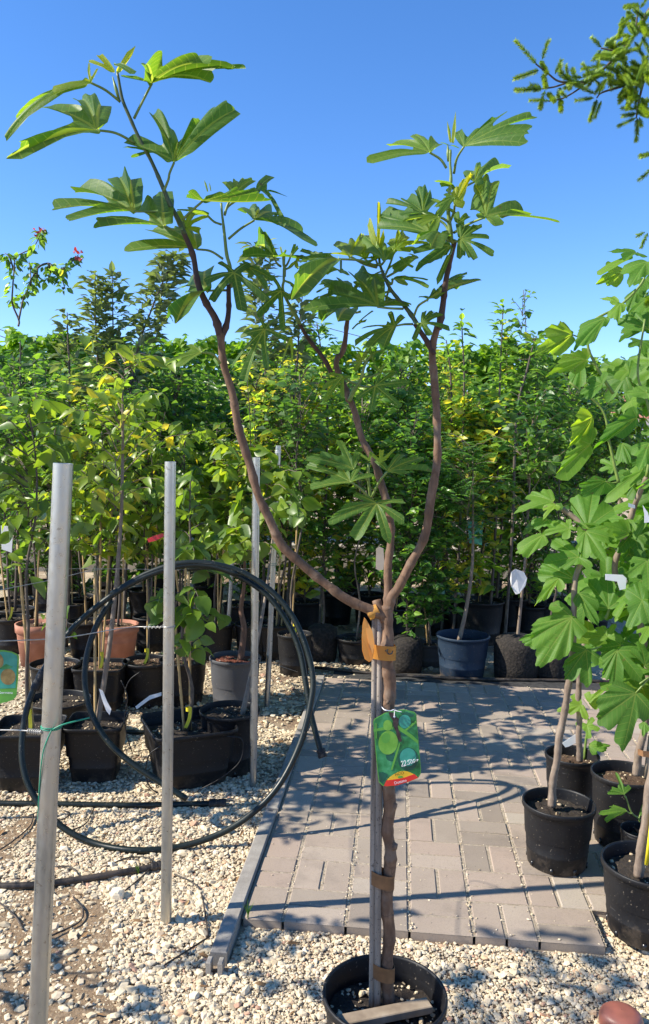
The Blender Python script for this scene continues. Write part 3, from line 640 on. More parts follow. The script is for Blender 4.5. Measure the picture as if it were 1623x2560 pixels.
def potted_tree(label, x, y, kind, z0, z1, wid, ntwig, pot=None, potr=.14, poth=.26, bark=None, name='potted_tree', cat='potted tree', group=None,
                lean=(0, 0), trunk_r=.010, cane=0, prof='oval', thin=1.0, tape=False, soil=None, potm=None, rot=0.0, keep=None, tops=1, Lscale=1.0, tie=False, trunk=None, soildrop=.03):
    root = thing(name, (x, y, 0), label, cat, group)
    zb = 0.0
    if pot: pot_parts(root, (x, y, 0.0), potr, poth, pot, potm, soil, rot=rot, holes=(pot == 'round' and y < 5.0), soil_drop=soildrop); zb = poth - .04
    base = np.array([x, y, zb]); top = np.array([x + lean[0], y + lean[1], z1])
    mbB = MB(); pts = jitter_path(base, top, 7, .010 + .006 * (z1 - zb)) if trunk is None else spline(trunk, 6)
    mbB.tube(pts, np.linspace(trunk_r, trunk_r * .3, len(pts)), 7)
    for k in range(tops - 1):
        zf = zb + (z1 - zb) * random.uniform(.3, .5); s_ = (zf - zb) / (z1 - zb); a = random.uniform(0, 6.28); b2 = base + (top - base) * s_
        t2 = b2 + np.array([math.cos(a) * wid * .7, math.sin(a) * wid * .7, (z1 - zf) * random.uniform(.75, 1.0)]); mbB.tube(jitter_path(b2, t2, 5), np.linspace(trunk_r * .7, trunk_r * .25, 13), 5)
    mbL = MB(); foliage(mbL, mbB, base, top, z0, z1, wid, kind, ntwig, prof, thin, keep, Lscale)
    mbB.build('trunk', bark or TWIG, root, smooth=True)
    mbL.build('foliage', KIND[kind]['m'], root, smooth=kind in ('cherry', 'broad'))
    for k in range(cane):
        a = random.uniform(0, 6.28); q = np.array([x + math.cos(a) * .025, y + math.sin(a) * .025, zb - .03]); mb = MB(); hh = random.uniform(.75, 1.05) if z1 > 1.2 else z1 * .8
        e = q + np.array([random.gauss(0, .05), random.gauss(0, .04), hh]); L = 14
        mb.tube([q + (e - q) * t for t in np.linspace(0, 1, L)], [.0062 + (.0012 if i % 3 == 0 else 0) for i in range(L)], 7); mb.build('cane', CANE, root, smooth=True)
    if tape:
        mb = MB(); s0 = np.array([x + .01, y - .02, zb + .02]); w_ = nrm([.2, -.3, 1.0]); a = random.uniform(-.5, .5)
        mb.strip([s0 + np.array([.004 * math.sin(t * 3), -.006, .10 - .10 * t]) + np.array([a, -.2, 0]) * .05 * t * t for t in np.linspace(0, 1, 7)], .016, nrm([1, .2, a]), .0008)
        mb.lathe(s0 + np.array([-.01, .02, .08]), [(.014, -.009), (.014, .009), (.0132, .009), (.0132, -.009), (.014, -.009)], 12)
        mb.build('tape', YELLOW, root)
    return root
#@@FIG
# ------------------------------------------------------------------ fig leaves, lobe by lobe
def fig_leaf(mb, B, tips, n, sinus=.27, wide=.9, fold=.10, arch=.05, tone=.4, wav=.028, hw=.41):
    B = np.asarray(B); D = [np.asarray(t) - B for t in tips]; n = nrm(n); K = len(D); HS = 12
    cols = []      # (direction vector incl. length, radius factor, signed angle to own midrib, length)
    W_ = max(.05, min(.42, hw * wide * .38)); c_ = 1 - W_ * .85
    def shape(x, s, span):
        a = x * span; sa, ca = math.sin(a), math.cos(a); dn = sa - .40 * W_ * ca / c_
        r1 = .60 * W_ / dn if dn > 1e-3 else 9.0
        if ca > 0 and r1 * ca > c_: q = c_ * ca + .85 * math.sqrt(max(0.0, W_ ** 2 - (c_ * sa) ** 2))
        else: q = r1
        q = min(1.0, q); return (q ** 6 + s ** 6) ** (1 / 6.0) if s > .1 else max(q, s)
    def outer(k, sgn):
        side = np.cross(n, D[k]) * sgn; out = []
        for i in range(HS, 0, -1):
            x = i / HS; a = x * R(78); out.append((D[k] * math.cos(a) + side * math.sin(a), shape(x, .04, R(78)) * (1 - x ** 6), a, x, k, -1 if sgn < 0 else 1))
        return out
    # which way do the lobes run round the normal?
    sg = 1.0
    if K > 1: sg = 1.0 if np.dot(np.cross(D[0], D[-1] if K == 2 else D[1]), n) > 0 else -1.0
    cols += outer(0, -sg)
    for k in range(K):
        cols.append((D[k], 1.0, 0.0, 0.0, k, 1))
        if k < K - 1:
            a, b = D[k], D[k + 1]; om = math.acos(max(-1, min(1, nrm(a).dot(nrm(b))))); om = max(.06, min(om, 2.6))
            sn = sinus + .25 * max(0, .6 - om)
            for i in range(1, 2 * HS):
                ph = i / (2.0 * HS); d = (a * math.sin((1 - ph) * om) + b * math.sin(ph * om)) / math.sin(om) if om < 2.5 else a * (1 - ph) + b * ph
                if ph <= .5: cols.append((d, shape(ph * 2, sn, om / 2), ph * om, ph * 2, k, 1))
                else: cols.append((d, shape((1 - ph) * 2, sn, om / 2), (1 - ph) * om, (1 - ph) * 2, k + 1, -1))
    cols += outer(K - 1, sg)[::-1]
    rs = [0.0, .16, .32, .48, .64, .8, .92, 1.0]; m_ = len(rs); V = []; UV = []; ph0 = random.uniform(0, 6.28); Lm = max(np.linalg.norm(d) for d in D)
    for ci, (d, rho, ang, x, k, sd) in enumerate(cols):
        L = np.linalg.norm(d); edge = 1 + wav * .9 * math.sin(ci * .85 + ph0) + random.gauss(0, wav * .22)
        for r_ in rs:
            q = r_ * rho * (edge if r_ > .7 else 1.0)
            h = fold * L * q * (x ** .8) * (1 if r_ < .99 else .95) + arch * L * 4 * q * (1 - min(1, q)) + wav * Lm * .9 * math.sin(ci * .42 + ph0 * 2) * r_ ** 3
            V.append(B + d * q + n * h); UV.append((sd * q * math.sin(ang), q * math.cos(ang)))
    C = len(cols); f = []
    for c in range(C - 1):
        for i in range(m_ - 1):
            a, b = c * m_ + i, (c + 1) * m_ + i
            f.append((a, b, b + 1, a + 1) if i else (a, b + 1, a + 1))
    mb.add(V, f, tone, UV)
def solve_tip(B, px, py, n, Lmax):
    d = nrm(ray(px, py)); dn = d.dot(n); t0 = (B - CP).dot(d); P_ = CP + d * t0; h = np.linalg.norm(P_ - B)
    t = (B - CP).dot(n) / dn if abs(dn) > 1e-4 else t0
    P_t = CP + d * t
    if np.linalg.norm(P_t - B) <= Lmax: return P_t
    if h >= Lmax: return P_
    return CP + d * (t0 + math.copysign(math.sqrt(Lmax ** 2 - h ** 2), t - t0))
def order(base, lobes):
    an = [math.atan2(-(l[1] - base[1]), l[0] - base[0]) for l in lobes]; idx = sorted(range(len(lobes)), key=lambda i: an[i])
    if len(idx) < 2: return [lobes[i] for i in idx]
    gaps = [((an[idx[(i + 1) % len(idx)]] - an[idx[i]]) % (2 * math.pi), i) for i in range(len(idx))]; g_ = max(gaps)[1]
    idx = idx[g_ + 1:] + idx[:g_ + 1]; return [lobes[i] for i in idx]
TB = [0.0]
def traced_leaf(mbL, mbS, crop, pet, base, lobes, Y, dz=0.0, n=(0, -.15, 1), tone=.4, Lmax=.235, petr=.0024, petY=None, **kw_):
    if isinstance(base[0], str): bx, by = sp(base[0], base[1:])
    else: bx, by = sp(crop, base)
    B = at(bx, by, Y + dz); nn = nrm(n); tips = []
    for l in order((bx, by), [sp(crop, l) for l in lobes]): tips.append(solve_tip(B, l[0], l[1], nn, Lmax))
    fig_leaf(mbL, B, tips, nn, tone=min(1.0, tone + TB[0]), **kw_)
    if pet:
        ps = [sp(c[0], c[1:]) if isinstance(c[0], str) else sp(crop, c) for c in pet]; m_ = len(ps)
        pts = [at(p[0], p[1], (petY if petY else Y) + dz * (i / m_)) for i, p in enumerate(ps)] + [B]
        if len(pts) == 2: 
            mdl = (pts[0] + pts[1]) / 2 + np.array([0, 0, -.004]); pts = [pts[0], mdl, pts[1]]
        pp = spline(pts, 5); mbS.tube(pp, np.linspace(petr * 1.25, petr, len(pp)), 6)

def node_tube(mb, pts, r0, r1, sides=10, every=.055, bulge=.13):
    P_ = spline(pts, 8); L = np.concatenate([[0], np.cumsum(np.linalg.norm(np.diff(P_, axis=0), axis=1))]); s_ = np.linspace(0, L[-1], max(8, int(L[-1] / .008)))
    Q = np.stack([np.interp(s_, L, P_[:, i]) for i in range(3)], 1); rr = r0 + (r1 - r0) * s_ / L[-1]
    ph = (s_ / every + .3 * np.sin(s_ * 9)) % 1.0; rr = rr * (1 + 1.35 * bulge * np.exp(-((ph - .5) / .10) ** 2) + .035 * np.sin(s_ * 70) + .05 * np.sin(s_ * 23 + 1)); Q[:, 0] += .0016 * np.sin(s_ * 31 + 2); Q[:, 2] += .0012 * np.sin(s_ * 57)
    Q[:, :2] += .0015 * np.sin(s_ * 40)[:, None]; mb.tube(Q, rr, sides)

YS[0] = 1.86 / 1.93
TY = 1.93                                      # distance of the big fig
proot = thing('potted_fig_tree', (*ground(963, 2560)[:2] * 0 + at(962, 2500, TY - .02)[:2], 0), 'tall young fig tree with three bare limbs in a round black pot, nearest plant', 'potted tree')
potc = (proot.location[0], proot.location[1], 0.0)
pp_ = pot_parts(proot, potc, .150, .262, 'round', BLACKP, SOIL, .066)
mb = MB(); n_ = 130; aa = rng.uniform(0, 6.28, n_); rr_ = .135 * np.sqrt(rng.uniform(.05, 1, n_)); stones(mb, np.c_[potc[0] + rr_ * np.cos(aa), potc[1] + rr_ * np.sin(aa)], np.clip(rng.lognormal(math.log(.009), .5, n_), .004, .026), rng.uniform(0, .55, n_), z=.202, sink=.2)
o = mb.build('gravel', GRAVEL, proot); o['kind'] = 'stuff'; o['label'] = 'pebbles mixed into the soil of the nearest pot'
mbT = MB()
trunk = [atD(914, 2388, TY), atD(913, 2330, TY), atD(911, 2250, TY), atD(914, 2180, TY), atD(911, 2100, TY), atD(914, 2050, TY), atD(919, 1995, TY), atD(912, 1950, TY), atD(917, 1900, TY), atD(914, 1850, TY), atD(910, 1760, TY), atD(913, 1690, TY), atD(915, 1600, TY), atD(912, 1540, TY), atD(914, 1500, TY), atD(908, 1460, TY), atD(909, 1425, TY)]
node_tube(mbT, trunk, .0150, .0140, 14, .060, .12)
for (kx, ky, kr) in ((927, 1990, .0085), (928, 1895, .006), (902, 1812, .006), (918, 1552, .006), (921, 2155, .005), (904, 2300, .005), (912, 1650, .005)):
    c_ = atD(kx, ky, TY - .008); mbT.tube([c_ + np.array([-.006, 0, -.010]), c_ + np.array([0, -.002, -.002]), c_ + np.array([.002, -.003, .004]), c_ + np.array([-.004, 0, .010])], [kr * .5, kr, kr * .9, kr * .4], 8)
mbT.build('trunk', BARK, proot, smooth=True)
def limb(name, path, r0, r1, m_=None, every=.06, Ys=(TY, TY), bulge=.13, parent=proot):
    mb = MB(); k = len(path); pts = [at(*sp(c, (x, y)), Ys[0] + (Ys[1] - Ys[0]) * i / (k - 1)) for i, (c, x, y) in enumerate(path)]
    node_tube(mb, pts, r0 * .86, r1 * .86, 10, every, bulge); return mb.build(name, m_ or BARK, parent, smooth=True)
limb('branch', [('D', 907, 1450), ('D', 880, 1440), ('D', 850, 1425), ('D', 800, 1398), ('D', 750, 1362), ('D', 700, 1318), ('D', 652, 1262), ('D', 615, 1182), ('D', 590, 1100), ('D', 562, 1010), ('D', 547, 930), ('D', 527, 850), ('D', 516, 785)], .0135, .0098, Ys=(TY, 1.90))
limb('branch', [('D', 516, 790), ('D', 505, 750), ('D', 486, 710), ('D', 466, 660), ('D', 451, 600), ('D', 432, 548)], .0095, .0068, BARKY, Ys=(1.90, 1.89), bulge=.2)
limb('shoot', [('D', 433, 552), ('D', 406, 492), ('D', 386, 440), ('D', 352, 375), ('D', 326, 325), ('D', 306, 270), ('D', 286, 222), ('D', 273, 172)], .0066, .0034, STEMD, Ys=(1.89, 1.86), bulge=.1)
limb('branch', [('D', 519, 795), ('D', 531, 765), ('D', 540, 720), ('D', 541, 672)], .0075, .0060, BARKY, Ys=(1.90, 1.92), bulge=.2)
limb('shoot', [('D', 541, 676), ('d', 510, 900), ('d', 492, 800), ('d', 480, 640), ('d', 455, 500), ('d', 432, 400), ('d', 418, 290)], .0058, .0030, STEM, Ys=(1.92, 1.93), bulge=.1)
limb('branch', [('D', 909, 1435), ('D', 912, 1400), ('D', 915, 1340), ('D', 918, 1270), ('D', 911, 1180), ('D', 897, 1132), ('D', 880, 1090), ('D', 856, 1042), ('D', 836, 972), ('D', 823, 938)], .0120, .0088, Ys=(TY, 2.0))
limb('branch', [('h', 372, 1075), ('h', 330, 960), ('h', 305, 880), ('h', 285, 800), ('h', 300, 730)], .0088, .0075, BARK, Ys=(2.0, 2.04))
limb('branch', [('h', 295, 740), ('h', 322, 700), ('h', 345, 600), ('h', 362, 500), ('h', 378, 430)], .0070, .0058, REDBARK, Ys=(2.04, 2.05), bulge=.2)
limb('branch', [('h', 235, 860), ('h', 180, 760), ('h', 130, 680), ('h', 60, 580), ('h', 0, 490), ('g', 1330, 610)], .0062, .0052, BARKY, Ys=(2.03, 2.02), bulge=.15)
limb('shoot', [('g', 1335, 620), ('g', 1260, 480), ('g', 1210, 370), ('g', 1180, 260), ('d', 1040, 1050), ('d', 1035, 920), ('d', 1028, 800)], .0052, .0030, STEM, Ys=(2.02, 2.0), bulge=.1)
limb('shoot', [('h', 370, 1080), ('h', 405, 1000), ('h', 440, 955), ('h', 470, 900), ('h', 492, 830), ('h', 530, 745)], .0062, .0030, STEM, Ys=(1.99, 1.97), bulge=.15)
limb('branch', [('D', 911, 1440), ('D', 920, 1405), ('D', 938, 1382), ('D', 972, 1318), ('D', 1006, 1230), ('D', 1021, 1130), ('D', 1030, 1020), ('D', 1022, 900), ('D', 1016, 820), ('D', 1030, 768)], .0128, .0092, Ys=(TY, 1.90))
limb('branch', [('D', 1030, 775), ('D', 1045, 700), ('D', 1058, 620), ('D', 1066, 565)], .0085, .0062, BARKY, Ys=(1.90, 1.88), bulge=.2)
limb('shoot', [('D', 1066, 570), ('f', 665, 1000), ('f', 655, 900), ('f', 652, 800), ('f', 660, 690), ('f', 672, 560), ('f', 655, 430), ('f', 655, 330)], .0062, .0030, STEM, Ys=(1.88, 1.86), bulge=.15)
limb('branch', [('D', 1020, 835), ('h', 985, 660), ('h', 940, 580), ('h', 885, 480)], .0075, .0062, BARKY, Ys=(1.90, 1.90), bulge=.2)
limb('shoot', [('h', 890, 490), ('h', 850, 430), ('h', 780, 330), ('h', 700, 220), ('e', 860, 830), ('e', 800, 700), ('e', 785, 620)], .0060, .0034, STEMD, Ys=(1.90, 1.91), bulge=.15)
limb('shoot', [('i', 800, 960), ('i', 765, 860), ('i', 728, 770), ('i', 705, 600), ('i', 692, 420)], .0052, .0030, STEM, Ys=(1.96, 1.90), bulge=.15)
# dead stub tied at the fork
limb('stub', [('D', 905, 1462), ('v', 990, 480), ('v', 975, 420)], .013, .0125, BARK, Ys=(TY, TY + .01), bulge=.03)
# leaves: crop letter, petiole, base, lobe tips, distance, options
TB[0] = .10
mbL = MB(); mbS = MB()
def TL(crop, pet, base, lobes, Y, **kw_): traced_leaf(mbL, mbS, crop, pet, base, lobes, Y, **kw_)
YA, YB, YC, YR = 1.87, 1.93, 2.02, 1.88
UP = (0, -.15, 1); FACE = (0, -1, .3); HALF = (0, -.6, .8)
TL('a', None, (1090, 312), [(955, 140), (845, 215), (1050, 300)], YA, n=(0, -1, .2), tone=1.0, fold=.15)
TL('a', None, (1120, 320), [(1300, 45)], YA, n=(.2, -1, .2), tone=1.0, wide=.55)
TL('a', None, (1100, 228), [(1290, 335)], YA, dz=-.03, n=(0, -.7, .7), tone=.35, wide=.75)
TL('a', [(1150, 590), (1010, 480)], (868, 408), [(60, 1000), (230, 740)], YA, dz=-.04, n=(-.35, -.75, .5), tone=.50, arch=.12, Lmax=.30, wide=.55)
TL('a', None, (868, 408), [(502, 470)], YA, dz=-.05, n=(.1, -.9, .4), tone=.78, wide=.9, Lmax=.30); TL('a', None, (868, 408), [(845, 218), (940, 275)], YA, dz=-.04, n=(0, -.9, .3), tone=.85, wide=.5)
TL('a', [(1290, 985), (1110, 890)], (925, 860), [(75, 1165), (400, 660), (785, 575), (965, 610), (330, 1030)], YA, dz=-.06, n=(.1, -.55, .8), tone=.42, arch=.06, Lmax=.26)
TL('b', [(440, 750), (530, 570)], (612, 415), [(320, 387), (545, 210), (1110, 225), (1480, 300), (1160, 370)], YA, n=(.05, -.25, 1), tone=.42, arch=.05, wav=.04)
TL('b', [('c', 1105, 225), ('c', 1150, 110), (780, 1270)], (825, 1165), [(370, 1000), (620, 690), (865, 985), (1115, 765), (1392, 660)], YA, dz=-.02, n=(.15, -.55, .75), tone=.40, fold=.15)
TL('b', None, (640, 1080), [(345, 1032), (420, 1118)], YA, dz=.05, tone=.4)
TL('c', [(1170, 430), (1000, 415)], (818, 415), [(40, 398), (258, 215), (790, 95), (690, 125), (200, 515)], YA, dz=-.03, n=(0, -.55, .85), tone=.36, fold=.12)
TL('c', [(1280, 580)], (1105, 555), [(1085, 255), (860, 400), (490, 540), (435, 582)], YA, dz=-.06, n=(.0, -.5, .85), tone=.40)
TL('c', [('d', 450, 830), ('d', 330, 755)], ('d', 195, 737), [(740, 775), (955, 610), (1180, 600), (1395, 615)], YB, dz=.0, n=(0, -.5, .85), tone=.45)
TL('c', [(1290, 515)], (1315, 572), [(1225, 415), (1400, 400), (1530, 470), (1450, 605), (1410, 750)], YB, dz=.02, n=(0, -.8, .6), tone=.72)
TL('d', [(430, 500)], (300, 415), [(0, 375), (60, 440), (140, 360)], YB, dz=.03, tone=.6)
TL('d', [('c', 1285, 495), (150, 370)], (260, 275), [(95, 235), (125, 190), (490, 190), (765, 195), (905, 270)], YA, dz=-.02, n=(0, -.05, 1), tone=.30, arch=-.02)
TL('d', [(465, 400), (500, 300)], (560, 212), [(470, 105), (600, 88), (738, 78)], YB, n=(0, -.6, .8), tone=.6)
TL('d', [(465, 410), (520, 310)], (785, 165), [(930, 55), (1052, 240), (1035, 500), (700, 205)], YB, dz=.03, n=(.2, -.5, .8), tone=.42, wide=.6)
TL('d', [(500, 640), (620, 540)], (750, 460), [(675, 380), (800, 405), (955, 432), (1240, 600), (1308, 730)], YB, n=(.25, -.25, .9), tone=.32, arch=.06)
TL('d', None, (305, 190), [(268, 68)], YB, n=FACE, tone=.7, wide=.5); TL('d', None, (335, 185), [(318, 98)], YB, n=FACE, tone=.6, wide=.5)
TL('g', [('d', 510, 900)], (708, 118), [(570, 12), (425, 195), (475, 392), (785, 488), (1045, 380), (845, 22)], YB, dz=-.05, n=(0, -1, .35), tone=.12, sinus=.25, wide=.85, fold=-.05, arch=.10)
TL('d', [(805, 855)], (690, 905), [(590, 950), (640, 850), (925, 1030), (860, 1120)], YB, dz=-.03, n=(0, -.8, .6), tone=.30, sinus=.5)
TL('g', [(660, 290), (550, 290)], (442, 295), [(440, 95), (225, 285), (200, 455), (72, 588), (155, 592)], YB, dz=-.04, n=(-.3, -.3, .8), tone=.35, wide=.7)
TL('g', [(575, 985), (505, 900)], (395, 880), [(300, 805), (50, 1000), (180, 1030), (470, 840)], YA, dz=-.05, n=(-.2, -.7, .7), tone=.50, sinus=.5)
TL('h', [(435, 945)], (330, 885), [(225, 865), (170, 970), (180, 1090), (335, 1050), (385, 890)], YC, dz=-.06, n=FACE, tone=.5, wide=.75)
TL('h', [(445, 955)], (575, 960), [(430, 1060), (540, 1160), (768, 1128), (838, 932), (720, 850), (600, 880)], YC, dz=-.07, n=FACE, tone=.32, wide=.7)
TL('h', [(480, 890)], (610, 862), [(720, 852), (650, 795), (560, 800)], YC, dz=-.03, n=HALF, tone=.5, wide=.7)
TL('h', [(520, 750)], (545, 722), [(430, 698), (645, 690), (565, 790), (520, 640)], YC, dz=-.03, n=HALF, tone=.42, wide=.7)
TL('e', [(1020, 1115), (900, 1110)], (780, 1097), [(735, 805), (548, 795), (300, 930), (385, 985), (80, 1105)], 1.90, dz=-.07, n=(0, -.55, .85), tone=.42, Lmax=.24, fold=.13)
TL('e', None, (785, 1100), [(960, 1035), (1095, 1085), (830, 1060)], 1.90, dz=-.02, n=(0, -.4, .9), tone=.42, sinus=.5)
TL('e', [(620, 1140)], (520, 1130), [(75, 1110), (145, 1178), (245, 1250), (400, 1222)], YC, n=(0, -.25, 1), tone=.30)
TL('e', [(600, 1000)], (505, 950), [(215, 880), (290, 915), (245, 1000), (430, 848)], YC, dz=-.02, n=(0, -.35, .9), tone=.38)
TL('g', [(1180, 330)], (1160, 290), [(1075, 165), (1000, 340), (918, 525), (1190, 690), (1255, 345)], YC, dz=-.07, n=(0, -1, .4), tone=.28, wide=.85)
TL('d', [(1000, 900)], (935, 818), [(625, 797), (760, 725), (825, 588), (1400, 850)], YC, dz=-.05, n=(0, -.2, 1), tone=.34, wide=.7)
TL('e', [(770, 720), (620, 655)], (405, 640), [(50, 650), (30, 745), (-40, 1000), (250, 610)], 1.90, dz=-.08, n=(0, -.35, .9), tone=.40, wide=.75, Lmax=.25)
TL('e', [(770, 720)], (520, 615), [(230, 600), (372, 510), (650, 435), (600, 500)], 1.90, dz=-.04, n=(0, -.4, .9), tone=.72)
TL('e', [(790, 690)], (850, 655), [(615, 545), (640, 440), (800, 520), (950, 540)], 1.90, dz=-.05, n=(0, -.5, .85), tone=.60)
TL('e', [(850, 800)], (945, 550), [(880, 490), (1005, 375), (1045, 432), (1280, 492), (1100, 565)], 1.90, n=(0, -.5, .85), tone=.70)
TL('e', None, (785, 600), [(800, 85), (680, 310), (850, 440)], 1.91, n=FACE, tone=.85, wide=.5)
TL('e', [(870, 810)], (1150, 612), [(1095, 590), (880, 735), (945, 785)], 1.91, dz=.04, n=(0, -.6, .8), tone=.55)
TL('e', [(860, 830), (910, 880)], (925, 835), [(1070, 815), (1250, 840), (1258, 915), (1020, 900)], 1.91, dz=-.03, n=(0, -.35, .9), tone=.45, wide=.7)
TL('e', None, (1480, 512), [(1100, 555), (1155, 760), (1385, 640), (1270, 490), (1420, 610)], YR, dz=-.05, n=(0, -.8, .5), tone=.25, sinus=.4)
TL('f', [(660, 1005), (600, 985)], (525, 960), [(540, 870), (430, 815), (255, 815), (132, 842), (140, 900)], YR, dz=-.06, n=(0, -.45, .9), tone=.38)
TL('f', [(660, 1000), (620, 880)], (460, 800), [(185, 720), (335, 712), (425, 625), (500, 640), (545, 720), (300, 830)], YR, dz=.02, n=(0, -.6, .8), tone=.28)
TL('f', [(655, 870), (610, 840)], (578, 832), [(460, 788), (318, 860), (520, 950), (440, 890)], YR, dz=-.05, n=(0, -.7, .7), tone=.68)
TL('f', [(635, 470), (590, 405)], (512, 356), [(40, 435), (218, 300), (402, 240), (585, 285)], YR, n=(-.05, -.55, .85), tone=.64)
TL('f', [(690, 510), (712, 400)], (765, 312), [(715, 190), (880, 195), (1035, 80), (1288, 90), (1250, 200), (1215, 275)], YR, dz=-.05, n=(-.35, -.7, .75), tone=.36, fold=.06, sinus=.5)
TL('f', None, (665, 285), [(642, 122)], YR, n=FACE, tone=.95, wide=.45); TL('f', None, (680, 288), [(703, 52)], YR, n=FACE, tone=.92, wide=.4)
TL('f', None, (655, 302), [(592, 285), (735, 322)], YR, n=UP, tone=.35, sinus=.8)
TL('f', [(665, 860), (690, 790)], (695, 742), [(680, 640), (755, 560), (832, 510), (760, 760)], YR, dz=-.06, n=(.1, -.9, .4), tone=.86, sinus=.6)
TL('f', None, (685, 682), [(548, 750), (570, 825), (625, 660)], YR, dz=-.08, n=(0, -.9, .5), tone=.5, sinus=.6)
TL('f', None, (690, 615), [(540, 572), (600, 605), (640, 645)], YR, n=UP, tone=.5)
TL('f', [(680, 620)], (840, 572), [(835, 500), (890, 472), (1095, 488), (870, 580)], YR, dz=.03, n=(0, -.4, .9), tone=.42)
TL('f', [(690, 945), (800, 880)], (920, 830), [(815, 760), (830, 615), (975, 572), (1200, 800), (1475, 888), (1000, 878), (855, 840)], YR, dz=-.08, n=(.1, -.5, .8), tone=.45, wide=.85)
TL('f', [(690, 1000)], (740, 990), [(720, 880), (800, 905), (890, 890), (950, 985), (985, 1115), (830, 1150), (735, 1130)], YR, dz=-.06, n=(0, -.75, .65), tone=.28)
TL('e', [(1490, 530)], (1465, 600), [(1345, 890)], YR, dz=-.02, n=(-.3, -.9, .2), tone=.40, wide=.62)
TL('f', None, (655, 1010), [(555, 962), (600, 1045)], YR, dz=.03, tone=.35)
TL('h', [(870, 430), (905, 350)], (980, 300), [(905, 285), (1285, 122), (1380, 175), (1200, 210)], 1.90, dz=-.04, n=(0, -.3, .95), tone=.42, wide=.6)
TL('h', [(870, 470)], (930, 480), [(945, 395), (1010, 392), (1080, 410), (1148, 535), (990, 580), (870, 612)], 1.90, dz=-.05, n=(0, -.8, .6), tone=.32)
TL('h', [(860, 490), (790, 492)], (725, 505), [(795, 425), (690, 403), (472, 522), (412, 655), (520, 690), (640, 655)], 1.90, dz=-.03, n=(-.1, -.6, .8), tone=.38, wide=.7)
TL('g', [(1230, 640)], (1005, 655), [(960, 540), (1100, 560), (782, 720), (682, 1030), (805, 1168), (1040, 1030), (1225, 742)], YC, dz=-.06, n=(-.55, -.75, .35), tone=.30, wide=.6, sinus=.3)
TL('g', [(1330, 690)], (1255, 732), [(1160, 972), (1270, 985)], YC, n=FACE, tone=.68, wide=.4)
TL('i', [(700, 600), (640, 520)], (547, 465), [(605, 320), (420, 190), (212, 340), (108, 360)], 1.92, dz=-.05, n=(0, -.85, .6), tone=.38, sinus=.5)
TL('i', [(705, 745), (610, 650)], (520, 592), [(742, 520), (600, 450), (430, 445), (98, 428), (140, 655)], 1.92, dz=-.08, n=(-.1, -.6, .8), tone=.38, sinus=.42)
TL('i', [(722, 740), (790, 600)], (872, 490), [(1000, 330), (1205, 360), (1290, 490), (1000, 525), (760, 380)], 1.92, dz=-.03, n=(0, -.6, .8), tone=.36)
TL('i', [(730, 770)], (772, 792), [(560, 708), (430, 850), (295, 980), (565, 1140), (892, 1172), (1035, 970), (1040, 772)], 1.92, dz=-.07, n=(0, -.85, .6), tone=.34, wide=.85)
TL('i', None, (805, 402), [(705, 312), (812, 285), (965, 268), (865, 375)], 1.90, n=FACE, tone=.72); TL('i', None, (702, 388), [(592, 310), (722, 305)], 1.90, n=FACE, tone=.70)
TL('e', [(430, 660)], (430, 745), [(200, 840), (60, 830), (340, 780), (490, 800)], YC, dz=-.03, n=(0, -.4, .9), tone=.6)
TL('d', [(1030, 900)], (1022, 812), [(998, 712), (1052, 745)], YC, dz=-.02, n=FACE, tone=.62, wide=.7)
TL('d', [(1035, 910)], (1092, 815), [(1140, 685), (1168, 715)], YC, dz=-.02, n=FACE, tone=.6, wide=.7)
TL('d', [(1040, 930)], (1150, 850), [(1215, 788), (1160, 925), (1250, 860), (1080, 925)], YC, dz=.02, n=HALF, tone=.62)
TL('d', [(1500, 850)], (1405, 832), [(1188, 745), (1290, 765), (1380, 770)], 1.92, dz=-.03, n=(0, -.6, .8), tone=.42)
TL('e', [(640, 880)], (700, 862), [(620, 790), (655, 840), (610, 870), (740, 800)], 1.95, n=HALF, tone=.5)
TL('h', None, (450, 480), [(565, 388), (505, 470), (400, 530)], YC, dz=.0, n=(-.3, -.8, .4), tone=.42, wide=.7)
TL('e', None, (255, 1000), [(90, 1110), (240, 985), (420, 1015), (330, 1060)], YC, dz=-.03, n=(0, -.4, .9), tone=.42)
TL('g', [('d', 900, 900)], (880, 70), [(760, 40), (1090, 180), (1000, 90), (850, 170)], YB, dz=.03, n=(0, -.7, .7), tone=.42)
TL('e', [(780, 700)], (660, 640), [(480, 520), (560, 600), (700, 560), (640, 480)], 1.92, dz=.02, n=(0, -.6, .8), tone=.66)
TL('e', [(800, 700)], (760, 640), [(610, 640), (650, 700), (720, 560), (860, 540)], 1.92, dz=-.02, n=(0, -.5, .8), tone=.55)
TL('f', [(655, 960)], (600, 950), [(380, 1040), (470, 1000), (520, 1060)], YR, dz=-.03, n=(0, -.4, .9), tone=.45)
TL('e', [(900, 860)], (860, 1020), [(960, 1050), (1100, 1080), (830, 1100), (820, 960)], 1.93, dz=.02, n=HALF, tone=.42)
TL('h', [(520, 750)], (470, 770), [(420, 850), (350, 800), (430, 720), (520, 690)], YC, dz=.02, n=HALF, tone=.55)
